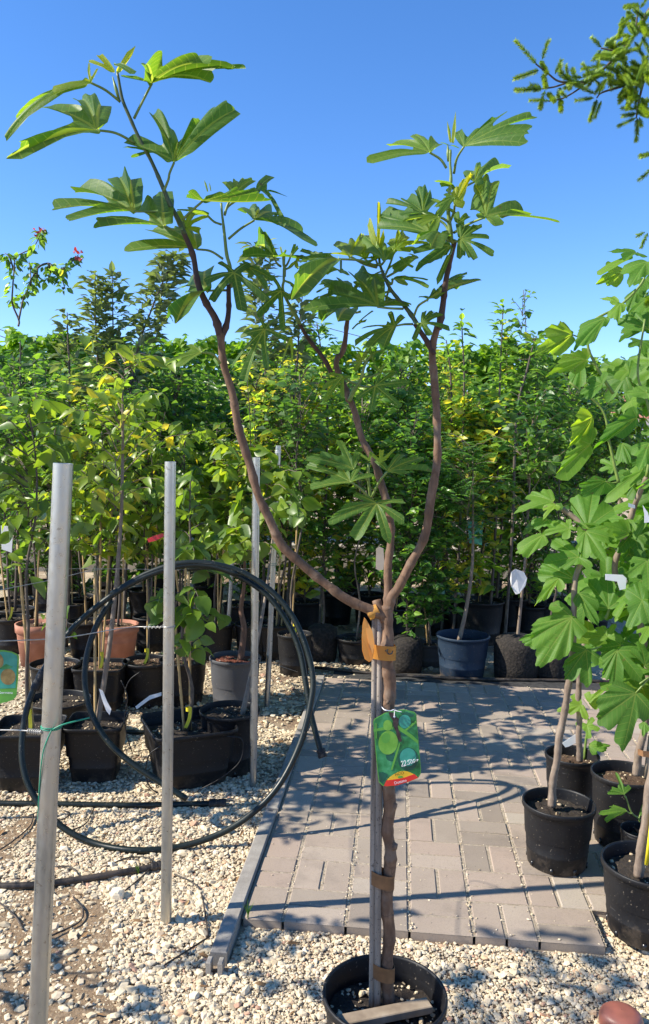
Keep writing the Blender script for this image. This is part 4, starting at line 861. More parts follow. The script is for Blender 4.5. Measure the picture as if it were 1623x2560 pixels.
for (c_, b_, ls, Y_, n_, t_) in (('e', (600, 900), [(480, 960), (560, 850), (690, 900), (520, 1000)], 1.96, HALF, .38), ('e', (330, 900), [(200, 960), (260, 850), (400, 860), (330, 990)], 2.0, HALF, .36), ('e', (1040, 690), [(940, 760), (1130, 640), (1000, 620), (1120, 720)], 1.9, HALF, .55),
        ('f', (620, 760), [(520, 700), (560, 830), (640, 690), (700, 800)], 1.87, HALF, .66), ('f', (720, 880), [(800, 820), (840, 930), (700, 800), (780, 990)], 1.88, HALF, .40), ('h', (250, 330), [(150, 300), (330, 260), (200, 400), (340, 360)], 2.03, HALF, .40),
        ('h', (620, 260), [(540, 230), (720, 240), (600, 330), (700, 310)], 1.94, HALF, .42), ('h', (560, 120), [(470, 90), (650, 80), (520, 180), (640, 170)], 1.93, HALF, .60), ('g', (1290, 250), [(1180, 200), (1400, 230), (1260, 340), (1370, 330)], 2.0, HALF, .40)):
    TL(c_, None, b_, ls, Y_, n=n_, tone=t_, dz=random.gauss(0, .03))
# bud sheaths
for c, a, b, Y_ in (('f', (650, 420), (645, 300), YR), ('a', (1140, 580), (1075, 350), YA), ('e', (790, 620), (770, 470), 1.91), ('d', (1040, 1000), (1035, 880), YC)):
    mbS.tube([at(*sp(c, a), Y_), at(*sp(c, ((a[0] + b[0]) / 2, (a[1] + b[1]) / 2)), Y_), at(*sp(c, b), Y_)], [.003, .0042, .001], 6)
mbL.merge(mbS, 1); mbL.build('foliage', [FIG, STEM], proot, smooth=True)
# wooden stake, straps and tapes
mb = MB(); s0 = atD(882, 2378, TY - .012); s1 = atD(890, 1425, TY + .012)
for off, rad in ((-.0085, .0066), (.0045, .0092)):
    mb.tube([s0 + (s1 - s0) * t + np.array([off, 0, 0]) for t in np.linspace(0, 1, 24)], rad, 10)
mb.build('stake', STAKE, proot, smooth=True)
def band(y, hh, m_, half=.030, slope=0.0):
    c = atD(899, y, TY); mb = MB()
    tl = np.array([[1, 0, 0], [0, 1, 0], [slope, 0, 1.0]])
    mb.lathe(c, [(half - .0015, -hh / 2), (half, -hh / 2), (half, hh / 2), (half - .0015, hh / 2), (half - .0015, -hh / 2)], 36, scale=(1, .70), tilt=tl); return mb.build('strap', m_, proot, smooth=False)
band(2066, .034, STRAP, .030, -.25); band(2281, .036, STRAP, .031, -.3); o = band(1531, .034, ORANGE, .033, -.1)
mb = MB(); c = at(*sp('v', (1092, 862)), TY - .028)
th = np.linspace(-.3, 4.0, 14); mb.tube([c + np.array([.0065 * math.cos(t), -.0004, -.0065 * math.sin(t)]) for t in th], .0017, 6)
mb.lathe(c + np.array([-.010, -.0004, .001]), [(.0001, -.002), (.002, 0), (.0001, .002)], 8)
mb.build('mark', INKB, o)
mb = MB()
def tape_plate(pts, y0, y1, tone):
    k = len(pts); mb.plate([atD(x_, y_, TY + y0 + (y1 - y0) * (y_ - 1450) / 110) for x_, y_ in pts][::-1], -.0006, np.array([.2, -1.0, 0]), tone)
tape_plate([(857, 1452), (853, 1468), (851, 1500), (852, 1530), (858, 1550), (868, 1557), (876, 1552), (880, 1530), (878, 1508), (870, 1485), (861, 1460)], -.022, -.034, .55)
tape_plate([(857, 1452), (862, 1458), (876, 1484), (881, 1512), (877, 1540), (868, 1520), (862, 1490)], -.020, -.040, .9)
tape_plate([(851, 1500), (858, 1508), (866, 1530), (872, 1556), (862, 1553), (853, 1532)], -.026, -.042, .2)
mb.lathe(atD(878, 1440, TY), [(.0138, -.014), (.0145, -.014), (.0145, .014), (.0138, .014)], 20, .5, tilt=[[.5, 0, .87], [0, 1, 0], [-.87, 0, .5]])
mb.build('tape', ORANGE, proot)
# wooden lath lying across the pot
mb = MB(); a = ground(*sp('o', (250, 1185)), .226); b = ground(*sp('o', (1165, 1000)), .226); ax = nrm(b - a); side = nrm(np.cross([0, 0, 1], ax))
mb.box((a + b) / 2 - side * -.004, (np.linalg.norm(b - a) * .96, .036, .020), np.array([ax, side, [0, 0, 1]]), bev=.002)
tag(mb.build('wood_lath', WOOD), 'short weathered wooden lath lying across the nearest fig pot', 'wood lath')
# price card
CY = TY - .045
def cn(x, y, off=0.0): return at(*sp('n', (x, y)), CY - off)
card = thing('price_card', cn(520, 1800), 'green picture card reading FICO Dottato with a handwritten price, hanging on the fig trunk', 'plant label')
CN = np.array([0, -1.0, 0])
def arcpts(p): return p
def plate_px(mb, pts, off, th=.0004, tone=.5): mb.plate([cn(x, y, off) for x, y in pts][::-1], -th, -CN, tone)
out = [(248, 1500), (262, 1470), (380, 1402), (420, 1388), (575, 1363), (610, 1361), (725, 1390), (748, 1420), (752, 1500), (775, 1750), (800, 2060), (795, 2110), (765, 2155), (640, 2205), (520, 2240), (400, 2252), (350, 2240), (312, 2200), (300, 2120), (270, 1800)]
mb = MB(); plate_px(mb, out, 0, .0008); mb.build('card', PICL, card)
cxm, cym = 522, 1805; inn = [(cxm + (x - cxm) * .972, cym + (y - cym) * .982) for x, y in out]
mb = MB(); plate_px(mb, inn, .0004); mb.build('picture', PICG, card)
def ell(cx, cy, rx, ry, rot=0, n_=28):
    c_, s_ = math.cos(rot), math.sin(rot); return [(cx + rx * math.cos(t) * c_ - ry * math.sin(t) * s_, cy + rx * math.cos(t) * s_ + ry * math.sin(t) * c_) for t in np.linspace(0, 6.283, n_, endpoint=False)]
def pic(name, m_, shapes, off):
    mb = MB()
    for i, s_ in enumerate(shapes): plate_px(mb, s_, off + i * .00004)
    return mb.build(name, m_, card)
pic('dark_fruit', PICD, [ell(650, 1935, 118, 135, .1), ell(455, 1905, 60, 55), ell(610, 1640, 50, 30)], .0007)
pic('teal_fruit', PICT, [ell(612, 1500, 70, 78)], .0009); pic('teal_fruit', PICT, [ell(650, 1912, 95, 105, .2)], .0009)
pic('light_leaf', PICL, [[(250, 1590), (370, 1565), (480, 1562), (480, 1590), (370, 1600), (250, 1620)], [(530, 1540), (600, 1590), (690, 1650), (768, 1720), (765, 1760), (680, 1690), (590, 1630), (530, 1590)], [(560, 1760), (520, 1900), (470, 2060), (450, 2060), (500, 1890), (545, 1740)], [(610, 1600), (740, 1490), (750, 1510), (630, 1610)], [(272, 1520), (285, 1520), (290, 1700), (275, 1690)]], .0011)
pic('fig_fruit', PICFIG, [ell(420, 1745, 112, 138, .15), ell(415, 1545, 52, 62)], .0013)
pic('fruit_shine', PICL, [ell(395, 1690, 50, 62, .3)], .00138); pic('fruit_shine', PICT, [ell(690, 1880, 40, 48, .3)], .00138)
pic('dark_leaf', PICD, [[(310, 2090), (360, 2085), (415, 2110), (400, 2160), (350, 2220), (318, 2190)]], .00138); pic('dark_leaf', PICD, [[(560, 1400), (640, 1390), (720, 1420), (700, 1450), (600, 1440)]], .0006)
pic('twig', PICBR, [[(425, 1390), (480, 1395), (500, 1440), (545, 1470), (530, 1560), (560, 1650), (580, 1720), (560, 1740), (530, 1700), (510, 1620), (485, 1560), (470, 1480), (440, 1440)]], .0015)
arc_t = [(415 + (752 - 415) * t, 2178 - (300 - 178 + 0) * math.sin(math.pi * (.12 + .78 * t)) * .92 + 30 * (1 - t) - 12 * t) for t in np.linspace(0, 1, 14)]
band_lo = [(720, 2107), (600, 2160), (480, 2190), (400, 2182)]
pic('yellow_band', PICY, [arc_t + [(755, 2140), (640, 2170), (520, 2195), (405, 2200)]], .0017)
pic('red_band', PICR, [[(372, 2246), (400, 2182), (480, 2172), (600, 2152), (722, 2108), (768, 2152), (645, 2202), (520, 2240), (400, 2250)]], .0019)
pic('emblem', PICFIG, [ell(560, 2142, 30, 14, -.12)], .0021)
mb = MB(); X = nrm(cn(620, 2085) - cn(500, 2115)); Y = nrm(np.cross(CN, X)) * -1.0
Y = np.array([-X[2], 0, X[0]])
u = np.linalg.norm(cn(100, 0) - cn(0, 0)) / 100
text_mesh(mb, 'FICO', 50 * u, cn(553, 2120, .0022), X, Y); mb.build('lettering', INKB, card)
mb = MB(); text_mesh(mb, 'Dottato', 46 * u, cn(565, 2210, .0024), X, Y); mb.build('lettering', INKW, card)
mb = MB()
def stroke(pts): mb.tube(spline([cn(x, y, .0024) for x, y in pts], 4), .00055, 5)
stroke([(570, 1970), (580, 1957), (592, 1965), (588, 1990), (578, 2018), (600, 2012)]); stroke([(600, 1965), (612, 1950), (624, 1962), (618, 1990), (604, 2016), (628, 2005)])
stroke([(637, 2000), (642, 1998)]); stroke([(668, 1945), (650, 1950), (648, 1968), (662, 1968), (670, 1982), (660, 1995), (644, 1992)]); stroke([(668, 1945), (695, 1942)])
stroke([(690, 1948), (680, 1968), (688, 1985), (702, 1972), (700, 1950), (690, 1946)]); stroke([(718, 1938), (708, 1958), (718, 1976), (732, 1958), (730, 1938), (718, 1936)]); stroke([(748, 1945), (768, 1938), (752, 1960)])
mb.build('lettering', INKW, card)
mb = MB(); mb.tube(spline([cn(345, 1330, -.03), cn(380, 1365, .012), cn(450, 1375, .008), cn(490, 1365, .004), cn(492, 1440, .003)], 5), .0011, 6); mb.lathe(cn(492, 1445, .003), [(.0002, -.003), (.003, 0), (.0002, .003)], 10)
mb.tube(spline([cn(490, 1365, .004), cn(530, 1380, .006), cn(578, 1388, .006)], 4), .0009, 5); mb.build('string', WHITE, card, smooth=True)
#@@OBJ
YS[0] = 1.0
# ------------------------------------------------------------------ galvanised poles, wires, hoses
def pole(top, foot, r_, label, Yb=None, cut=0.0):
    """top and foot in picture pixels; the foot stands on the ground"""
    f = groundD(*foot); t = atD(*top, f[1] + cut); mb = MB(); ax = nrm(t - f); n_ = 30
    mb.tube([f - ax * .02 + (t - f + ax * .02) * k for k in np.linspace(0, 1, n_)], r_, 24, cap=False)
    u_ = nrm(np.cross(ax, [0, 1, 0])); v_ = np.cross(ax, u_); a = np.linspace(0, 6.283, 24, endpoint=False)
    ring = lambda c, rr: c + rr * (np.cos(a)[:, None] * u_ + np.sin(a)[:, None] * v_)
    V = np.concatenate([ring(t, r_), ring(t + ax * .0006, r_ - .0025), ring(t - ax * .10, r_ - .0025)]); fs = []
    for j in range(2):
        for k in range(24): fs.append((j * 24 + k, j * 24 + (k + 1) % 24, j * 24 + 24 + (k + 1) % 24, j * 24 + 24 + k))
    mb.add(V, fs); o = mb.build('metal_pole', GALV, smooth=True); tag(o, label, 'metal pole', 'galvanised metal poles'); return f, t
p1 = pole((149, 1090), (79, 2643), .0212, 'nearest and thickest galvanised steel pole, left foreground, bound with green twine')
p2 = pole((401, 1086), (391, 2172), .0178, 'galvanised steel pole standing in sunlit gravel beside the kerb end, second nearest')
p3 = pole((603, 1076), (596, 1848), .0175, 'galvanised steel pole standing right against the round black pot beside the paving')
p4 = pole((655, 1048), (628, 1665), .0170, 'galvanised steel pole leaning right, tied with a green twine, farther from the paving')
p5 = pole((556, 1180), (532, 1548), .0165, 'farthest galvanised steel pole, behind the brown gnarled trunk')
def wire(pts, r_, label, name='wire', m_=None, cat='wire', sides=6, group=None, mm=5):
    mb = MB(); mb.tube(spline(pts, mm), r_, sides); return tag(mb.build(name, m_ or WIRE, smooth=True), label, cat, group)
def onpole(p, y, side=0):     # point on a pole at a height in the photo
    f, t = p; best = min(np.linspace(0, 1, 400), key=lambda k: abs((1280 - F * ((f + (t - f) * k - CP).dot(CU)) / ((f + (t - f) * k - CP).dot(CF))) - y * KD)); return f + (t - f) * best
def coil(mb, p, y, r_, turns, pitch, wr):
    c = onpole(p, y); ax = nrm(p[1] - p[0]); u_ = nrm(np.cross(ax, [0, 1, 0])); v_ = np.cross(ax, u_); n_ = int(turns * 14)
    mb.tube([c + (r_ + wr * .8) * (math.cos(t) * u_ + math.sin(t) * v_) + ax * pitch * t / 6.283 for t in np.linspace(0, 6.283 * turns, n_)], wr, 5)
mb = MB(); q = [onpole(p2, 1476) + np.array([-.02, -.005, 0]), atD(300, 1476, 2.58), atD(150, 1500, 2.3), atD(0, 1508, 2.05), atD(-120, 1514, 1.85)]
mb.tube(spline(q, 6), .0016, 6); coil(mb, p2, 1476, .0178, 2, .003, .0014)
hd = nrm(q[1] - q[0]); mb.tube([q[0] + hd * .006 * t + .004 * np.array([0, math.cos(t * 2.6), math.sin(t * 2.6)]) for t in np.linspace(0, 12, 60)], .0013, 5)
tag(mb.build('wire', WIRE, smooth=True), 'tight steel wire wound on the second pole and running left behind the nearest pole', 'wire')
f1 = at(140, 1838, 1.9)
mb = MB(); q = [atD(-60, 1717, 1.9), atD(0, 1717, 1.82), atD(50, 1718, 1.76), atD(98, 1722, 1.72)]; mb.tube(spline(q, 6), .0016, 6)
hd = nrm(q[2] - q[3]); mb.tube([q[3] + hd * .0030 * t + .005 * np.array([0, math.cos(t * 2.6), math.sin(t * 2.6)]) for t in np.linspace(0, 16, 80)], .0013, 5)
tag(mb.build('wire', WIRE, smooth=True), 'steel wire with a spiral twist tied low to the nearest pole', 'wire')
wire([atD(-60, 1400, 2.6), atD(0, 1388, 2.8), atD(130, 1362, 3.2), atD(200, 1345, 3.4), atD(252, 1337, 3.62)], .0014, 'slack pale wire running from the left edge to the grey tree trunk')
wire([atD(-40, 1339, 3.6), atD(120, 1338, 3.66), atD(260, 1338, 3.7), atD(420, 1340, 3.72), atD(560, 1338, 3.74), onpole(p3, 1339)], .0010, 'thin level wire stretched through the trees to the third pole')
wire([atD(570, 1552, 5.2), atD(640, 1562, 5.0), atD(700, 1580, 5.15)], .0012, 'short slack wire on the gravel behind the fourth pole')
# green twine on the nearest pole and on the fourth pole
mb = MB(); coil(mb, p1, 1712, .0205, 1.6, .004, .0016)
c = onpole(p1, 1708); mb.tube(spline([c + np.array([.010, -.022, 0]), c + np.array([.035, -.02, .012]), c + np.array([.085, .0, .021])], 5), .0019, 6)
mb.tube(spline([c + np.array([.008, -.022, 0]), c + np.array([-.010, -.024, -.05]), c + np.array([-.022, -.016, -.14]), c + np.array([-.029, -.008, -.26]), c + np.array([-.034, 0, -.36])], 5), .0014, 6)
tag(mb.build('twine', GREENT, smooth=True), 'long green twine knotted round the nearest pole with its end hanging down', 'twine')
mb = MB(); coil(mb, p4, 1330, .0170, 1.5, .01, .0013); c = onpole(p4, 1330); mb.tube(spline([c + np.array([.018, -.01, 0]), c + np.array([.03, -.012, .06]), c + np.array([.036, -.01, .13])], 4), .0013, 5); mb.tube(spline([c + np.array([.012, -.017, 0]), c + np.array([.03, -.02, -.06])], 4), .0012, 5)
tag(mb.build('twine', GREENT, smooth=True), 'short green twine tied round the fourth pole', 'twine')
mb = MB(); coil(mb, p4, 1066, .0170, 2.3, .006, .0013)
tag(mb.build('twine', WHITE, smooth=True), 'white string wound round the top of the fourth pole', 'twine')
# hose ring leaning on the poles
HR = .0126
def hosept(x, y):
    g_ = groundD(x, y, HR + .004); t = min(1.0, max(0.0, (2000 - y) / 660.0)); Y = 3.02 + .42 * t
    if g_[1] < Y and g_[2] < 1: return g_
    return atD(x, y, Y)
ring1 = [(560, 1350), (490, 1330), (415, 1333), (330, 1362), (250, 1410), (170, 1480), (112, 1560), (72, 1640), (54, 1720), (54, 1800), (80, 1872), (140, 1940), (220, 1983), (320, 2000), (420, 1992), (520, 1960), (600, 1908), (660, 1842), (706, 1750), (730, 1660), (736, 1590), (716, 1510), (682, 1440), (632, 1385), (565, 1344), (490, 1325), (418, 1326), (340, 1352), (262, 1398)]
ring2 = [(262, 1412), (228, 1470), (205, 1540), (200, 1610), (216, 1680), (255, 1745), (310, 1795), (370, 1835), (440, 1880)]
strand = [(440, 1338), (500, 1334), (560, 1354), (626, 1398), (674, 1460), (705, 1530), (720, 1610), (732, 1680), (746, 1735), (757, 1772)]
hose = thing('hose_coil', groundD(350, 2000), 'large upright ring of dark green irrigation hose leaning on the metal poles', 'hose')
def hose_part(pts, dY=0.0, name='hose'):
    P_ = [hosept(*p) for p in pts]
    if dY: P_ = [CP + (p - CP) * (1 + dY / p[1]) for p in P_]
    for p in P_: p[2] = max(p[2], HR + .002)
    mb = MB(); mb.tube(spline(P_, 6), HR, 12); return mb.build(name, HOSE, hose, smooth=True), P_
_, A1 = hose_part(ring1); _, A2 = hose_part(ring2, .035); _, A3 = hose_part(strand, .04)
def collar(name, c, ax, r_, L, parent):
    ax = nrm(ax); u_ = nrm(np.cross(ax, [0, 1, .3])); v_ = np.cross(ax, u_); mb = MB()
    M_ = np.array([u_, v_, ax]).T; mb.lathe(c, [(.001, -L / 2), (r_ * .9, -L / 2), (r_, -L / 2 + .004), (r_, -.004), (r_ * .9, -.003), (r_ * .9, .003), (r_, .004), (r_, L / 2 - .004), (r_ * .9, L / 2), (.001, L / 2)], 20, tilt=M_); return mb.build(name, BLACKP, parent, smooth=False)
collar('fitting', A1[7] * .5 + A1[6] * .5 + 0, A1[7] - A1[6], .019, .085, hose); collar('fitting', A3[-1], A3[-1] - A3[-2], .019, .035, hose)
gp = lambda c, x, y, z: ground(*sp(c, (x, y)), z)
pip = thing('irrigation_pipe', gp('D', 260, 1893, .014), 'straight dark pipe with an end fitting lying in front of the square pots', 'pipe')
q = [gp('D', -60, 1889, .016), gp('D', 120, 1891, .016), gp('D', 300, 1894, .016), gp('D', 512, 1890, .016)]
mb = MB(); mb.tube(spline(q, 5), .0125, 12); mb.build('pipe', HOSE, pip, smooth=True); collar('fitting', q[-1], q[-1] - q[-2], .020, .075, pip)
pip = thing('irrigation_pipe', gp('D', 200, 2060, .014), 'darker curved pipe lying on the gravel left of the second pole, nearest of the pipes', 'pipe')
q = [gp('D', -60, 2083, .018), gp('D', 60, 2083, .018), gp('D', 180, 2070, .018), gp('D', 300, 2050, .018), gp('D', 376, 2036, .018)]
mb = MB(); mb.tube(spline(q, 5), .0120, 12); mb.build('pipe', BLACKP, pip, smooth=True); collar('fitting', q[-1] * .93 + q[-2] * .07, q[-1] - q[-2], .0165, .05, pip)
q = [gp('D', 740, 1584, .03), gp('D', 900, 1600, .03), gp('D', 1100, 1612, .03), gp('D', 1330, 1616, .03), gp('D', 1500, 1620, .03)]
wire([p + np.array([0, .16, 0]) for p in q], .011, 'black pipe lying along the far edge of the paving', 'irrigation_pipe', BLACKP, 'pipe', 10)
q = [gp('D', 270, 1718, .02), gp('D', 330, 1722, .02), gp('D', 420, 1712, .02)]
wire(q, .011, 'dark pipe between the single square pot and the wide square tub', 'irrigation_pipe', HOSE, 'pipe', 10)
TUBES = [('t', [(820, 725), (900, 760), (940, 800), (960, 880), (978, 1015)], 'thin black drip tube curving from the lower pipe to the kerb end'),
         ('t', [(985, 1018), (880, 1085), (776, 1150)], 'short straight black drip tube lying left of the kerb end'),
         ('t', [(255, 690), (330, 690), (372, 730), (395, 775)], 'thin black drip tube looped over the left part of the lower pipe'),
         ('t', [(500, 690), (600, 648), (700, 650), (712, 690), (640, 760), (590, 800)], 'thin black drip tube looped beside the end of the lower pipe'),
         ('t', [(345, 832), (390, 890), (372, 950), (240, 1015)], 'thin black tube curved on bare earth between the two nearest poles'),
         ('t', [(0, 610), (60, 570), (140, 500), (160, 440)], 'thin black tube at the left edge beside the nearest pole'),
         ('t', [(320, 525), (400, 490), (430, 440), (440, 420)], 'thin black tube lying just in front of the straight pipe'),
         ('t', [(0, 860), (70, 920), (110, 985)], 'thin dark tube on the gravel at far left'),
         ('t', [(260, 470), (300, 465), (330, 440), (300, 425)], 'small hooked tube right of the nearest pole')]
for c, pts, lb in TUBES: wire([gp(c, x, y, .012 + .004 * (i % 2)) for i, (x, y) in enumerate(pts)], .0030, lb, 'drip_tube', BLACKP, 'drip tube')
wire([atD(*p, 3.46) for p in ((372, 1866), (352, 1850), (343, 1815), (352, 1775), (378, 1755))], .0028, 'thin tube curving in front of the wide square tub', 'drip_tube', BLACKP, 'drip tube')
wire([atD(*p, 3.52) for p in ((535, 1732), (570, 1740), (565, 1790), (520, 1830), (462, 1862), (455, 1872))], .0028, 'thin tube hanging over the right side of the wide square tub', 'drip_tube', BLACKP, 'drip tube')
wire([atD(*p, 3.55) for p in ((285, 1600), (300, 1640), (293, 1690), (300, 1735), (312, 1772))], .0024, 'thin tube hanging beside the middle pot of the seedling row', 'drip_tube', BLACKP, 'drip tube')
wire([atD(*p, 4.3) for p in ((330, 1580), (305, 1600), (294, 1630), (298, 1660), (315, 1680))], .0028, 'thin tube looped over the pot with the white tag', 'drip_tube', BLACKP, 'drip tube')

# ------------------------------------------------------------------ potted plants on the left
def gD(x, y): p = groundD(x, y); return p[0], p[1]
x, y = gD(207, 1852); potted_tree('tall grey-stemmed young cherry with level side twigs in a single square black pot', x, y + .14, 'cherry', 1.25, 2.0, .44, 26, 'square', .135, .27, PALEBARK, rot=.08, trunk_r=.014, cane=1, lean=(.07, .25), trunk=[(x, y + .14, .22), (x + .06, y + .18, .7), (x + .085, y + .25, 1.2), (x + .08, y + .3, 1.62), (x + .07, y + .33, 1.85)], thin=.9, soildrop=.05)
x, y = gD(425, 1868); potted_tree('climbing vine with large toothed leaves on bamboo in the wide square black tub', x, y + .2, 'broad', .55, 1.45, .24, 26, 'square', .20, .27, TWIG, rot=.42, cane=2, tape=True, Lscale=1.25, name='potted_vine', cat='potted vine', soildrop=.06)
x, y = gD(530, 1838); potted_tree('leafy plant with a grey slanting stem in the round black pot beside the third pole', x, y + .15, 'broad', .95, 1.5, .34, 24, 'round', .148, .30, PALEBARK, trunk_r=.014, lean=(.12, .9), trunk=[(x + .06, y + .15, .26), (x + .1, y + .3, .5), (x + .14, y + .5, .8), (x + .16, y + .7, 1.1)], Lscale=1.3)
x, y = gD(545, 1690); potted_tree('gnarled brown trunk tree with reddish bark mulch in a tall grey pot', x, y + .15, 'broad', .95, 1.55, .40, 30, 'round', .155, .33, REDBARK, potm=GREYP, soil=RSOIL, trunk_r=.022, trunk=[(x + .03, y + .15, .29), (x + .05, y + .15, .5), (x + .03, y + .16, .62), (x + .05, y + .15, .8), (x + .04, y + .17, 1.1)], Lscale=1.4)
x, y = gD(40, 1876); potted_tree('plant with long broad drooping leaves in the black pot at the left edge', x, y + .15, 'cherry', .9, 1.75, .36, 26, 'square', .15, .28, TWIG, rot=.1, cane=1, tape=True, Lscale=1.1, soildrop=.04)
x, y = gD(118, 1760); potted_tree('short seedling in the empty-looking wide round pot behind the nearest pole', x, y + .14, 'broad', .55, .75, .12, 4, 'round', .17, .22, TWIG, Lscale=.9, thin=.7)
for i, (px, py, st, lb) in enumerate(((110, 1682, 'round', 'seedling with canes and a yellow tape, left end of the seedling row'), (222, 1684, 'square', 'seedling with two canes and a yellow ribbon, second of the seedling row'), (332, 1672, 'round', 'seedling in the pot carrying a white strip tag'), (420, 1668, 'round', 'seedling behind the wide square tub, right end of the seedling row'))):
    x, y = gD(px, py); potted_tree(lb, x, y + .15, 'cherry', .90, 1.66, .38, 30 + 3 * i, st, .148, .27, TWIG, cane=2, tape=True, trunk_r=.008, soil=BSOIL, thin=1.0)
# terracotta pots
for px, lb in ((70, 'left terracotta pot with a young leafy tree, behind the nearest pole'), (264, 'right terracotta pot with a young leafy tree, behind the hose ring')):
    x, y = gD(px, 1575); potted_tree(lb, x, y + .15, 'plum', 1.0, 1.95, .36, 55, 'terracotta', .150, .30, TWIG, cane=1, potm=TERRA, soil=BSOIL)
# dark pots of the third row, left
ROW3 = [(10, 1545, 'plum', 2.0, 'plum tree with small leaves at the left edge behind the terracotta pots'), (150, 1500, 'broad', 2.1, 'broad-leaved young tree between the two terracotta pots, farther back'), (190, 1555, 'plum', 1.9, 'slim young tree in a black pot between the terracotta pots'),
        (345, 1540, 'cherry', 2.05, 'yellowish young cherry behind the second pole'), (400, 1530, 'plum', 2.15, 'dense small-leaved tree just right of the second pole, back row'), (500, 1560, 'cherry', 1.75, 'low yellow-green leafy tree in the black pot left of the thin far pole'),
        (590, 1560, 'plum', 2.1, 'small-leaved tree in a black pot behind the third pole'), (650, 1560, 'plum', 2.0, 'small-leaved tree in a black pot behind the fourth pole')]
for i, (px, py, kd, zt, lb) in enumerate(ROW3):
    x, y = gD(px, py); y += .15; potted_tree(lb, x, y, kd, .74, zt, .44, 58 if kd == 'plum' else 42, ('round', 'square')[i % 3 == 1], .14, .27, TWIG, cane=1 + i % 2, tape=(i % 3 == 0), trunk_r=.010, tops=2)
# middle and right
x, y = gD(690, 1596); potted_tree('cane-trained young tree in the black pot right of the hose ring', x, y + .13, 'plum', 1.0, 2.1, .36, 52, 'round', .125, .29, TWIG, cane=1, tape=True)
x, y = gD(757, 1562); potted_tree('dark leafy shrub in a brown root-mesh bag left of the big fig trunk', x, y + .13, 'glossy', .5, 1.1, .26, 42, 'mesh', .135, .26, TWIG, potm=MESHP)
x, y = gD(838, 1568); potted_tree('thin pale stem tree in a shallow black pot just left of the fig trunk', x, y + .13, 'plum', .95, 2.0, .30, 44, 'round', .150, .19, PALEBARK, trunk_r=.008)
x, y = gD(960, 1590); potted_tree('dense dark glossy shrub in a root-mesh bag behind the fig trunk', x, y + .13, 'glossy', .26, 1.75, .36, 150, 'mesh', .135, .25, TWIG, potm=MESHP)
x, y = gD(1018, 1575); potted_tree('dark glossy shrub in the small grey pot left of the blue tub', x, y + .13, 'glossy', .26, 1.45, .34, 110, 'square', .10, .17, TWIG, potm=GREYP, cane=1)
x, y = gD(1097, 1608); potted_tree('tree with fine feathery leaves and a bent pale trunk in the blue rubber tub', x, y + .19, 'locust', .95, 1.65, .42, 34, 'round', .190, .30, PALEBARK, potm=BLUEP, trunk_r=.017, trunk=[(x - .03, y + .19, .24), (x + .02, y + .2, .5), (x + .05, y + .2, .8), (x + .045, y + .22, 1.2), (x + .03, y + .22, 1.6)], soildrop=.09)
x, y = gD(1226, 1610); potted_tree('tree with a bare pale trunk in a dark root-mesh bag right of the blue tub', x, y + .16, 'pear', .95, 1.9, .36, 44, 'mesh', .185, .30, PALEBARK, potm=MESHP, trunk_r=.013, lean=(.05, 0), trunk=[(x, y + .16, .26), (x + .02, y + .16, .6), (x + .045, y + .17, 1.1), (x + .05, y + .17, 1.8)])
x, y = gD(1310, 1612); potted_tree('small tree in the root-mesh bag half hidden by the right fig leaves', x, y + .16, 'pear', .9, 1.7, .3, 34, 'mesh', .15, .22, TWIG, potm=MESHP)
x, y = gD(1135, 1520); potted_tree('bushy young tree in the tall dark pot directly behind the blue tub', x, y + .15, 'glossy', .75, 2.0, .38, 80, 'round', .20, .36, TWIG, cane=1)
x, y = gD(1210, 1500); potted_tree('upright pear tree with a tall bare tip in the pot behind the white bag', x, y + .15, 'pear', .9, 3.0, .34, 60, 'round', .16, .33, TWIG, trunk_r=.010, prof='cone')
x, y = gD(930, 1510); potted_tree('slim green tree in a black pot behind the fig fork', x, y + .15, 'plum', .9, 2.25, .38, 70, 'round', .15, .27, TWIG, cane=1)
x, y = gD(1040, 1500); potted_tree('light green tree left of the feathery tree in a black pot', x, y + .15, 'willow', .9, 2.3, .38, 60, 'round', .15, .27, TWIG, cane=1)
x, y = gD(1290, 1505); potted_tree('yellow-green thin-leaved tree at the right beside the fig leaves', x, y + .15, 'willow', .6, 2.0, .32, 60, 'round', .15, .30, TWIG)
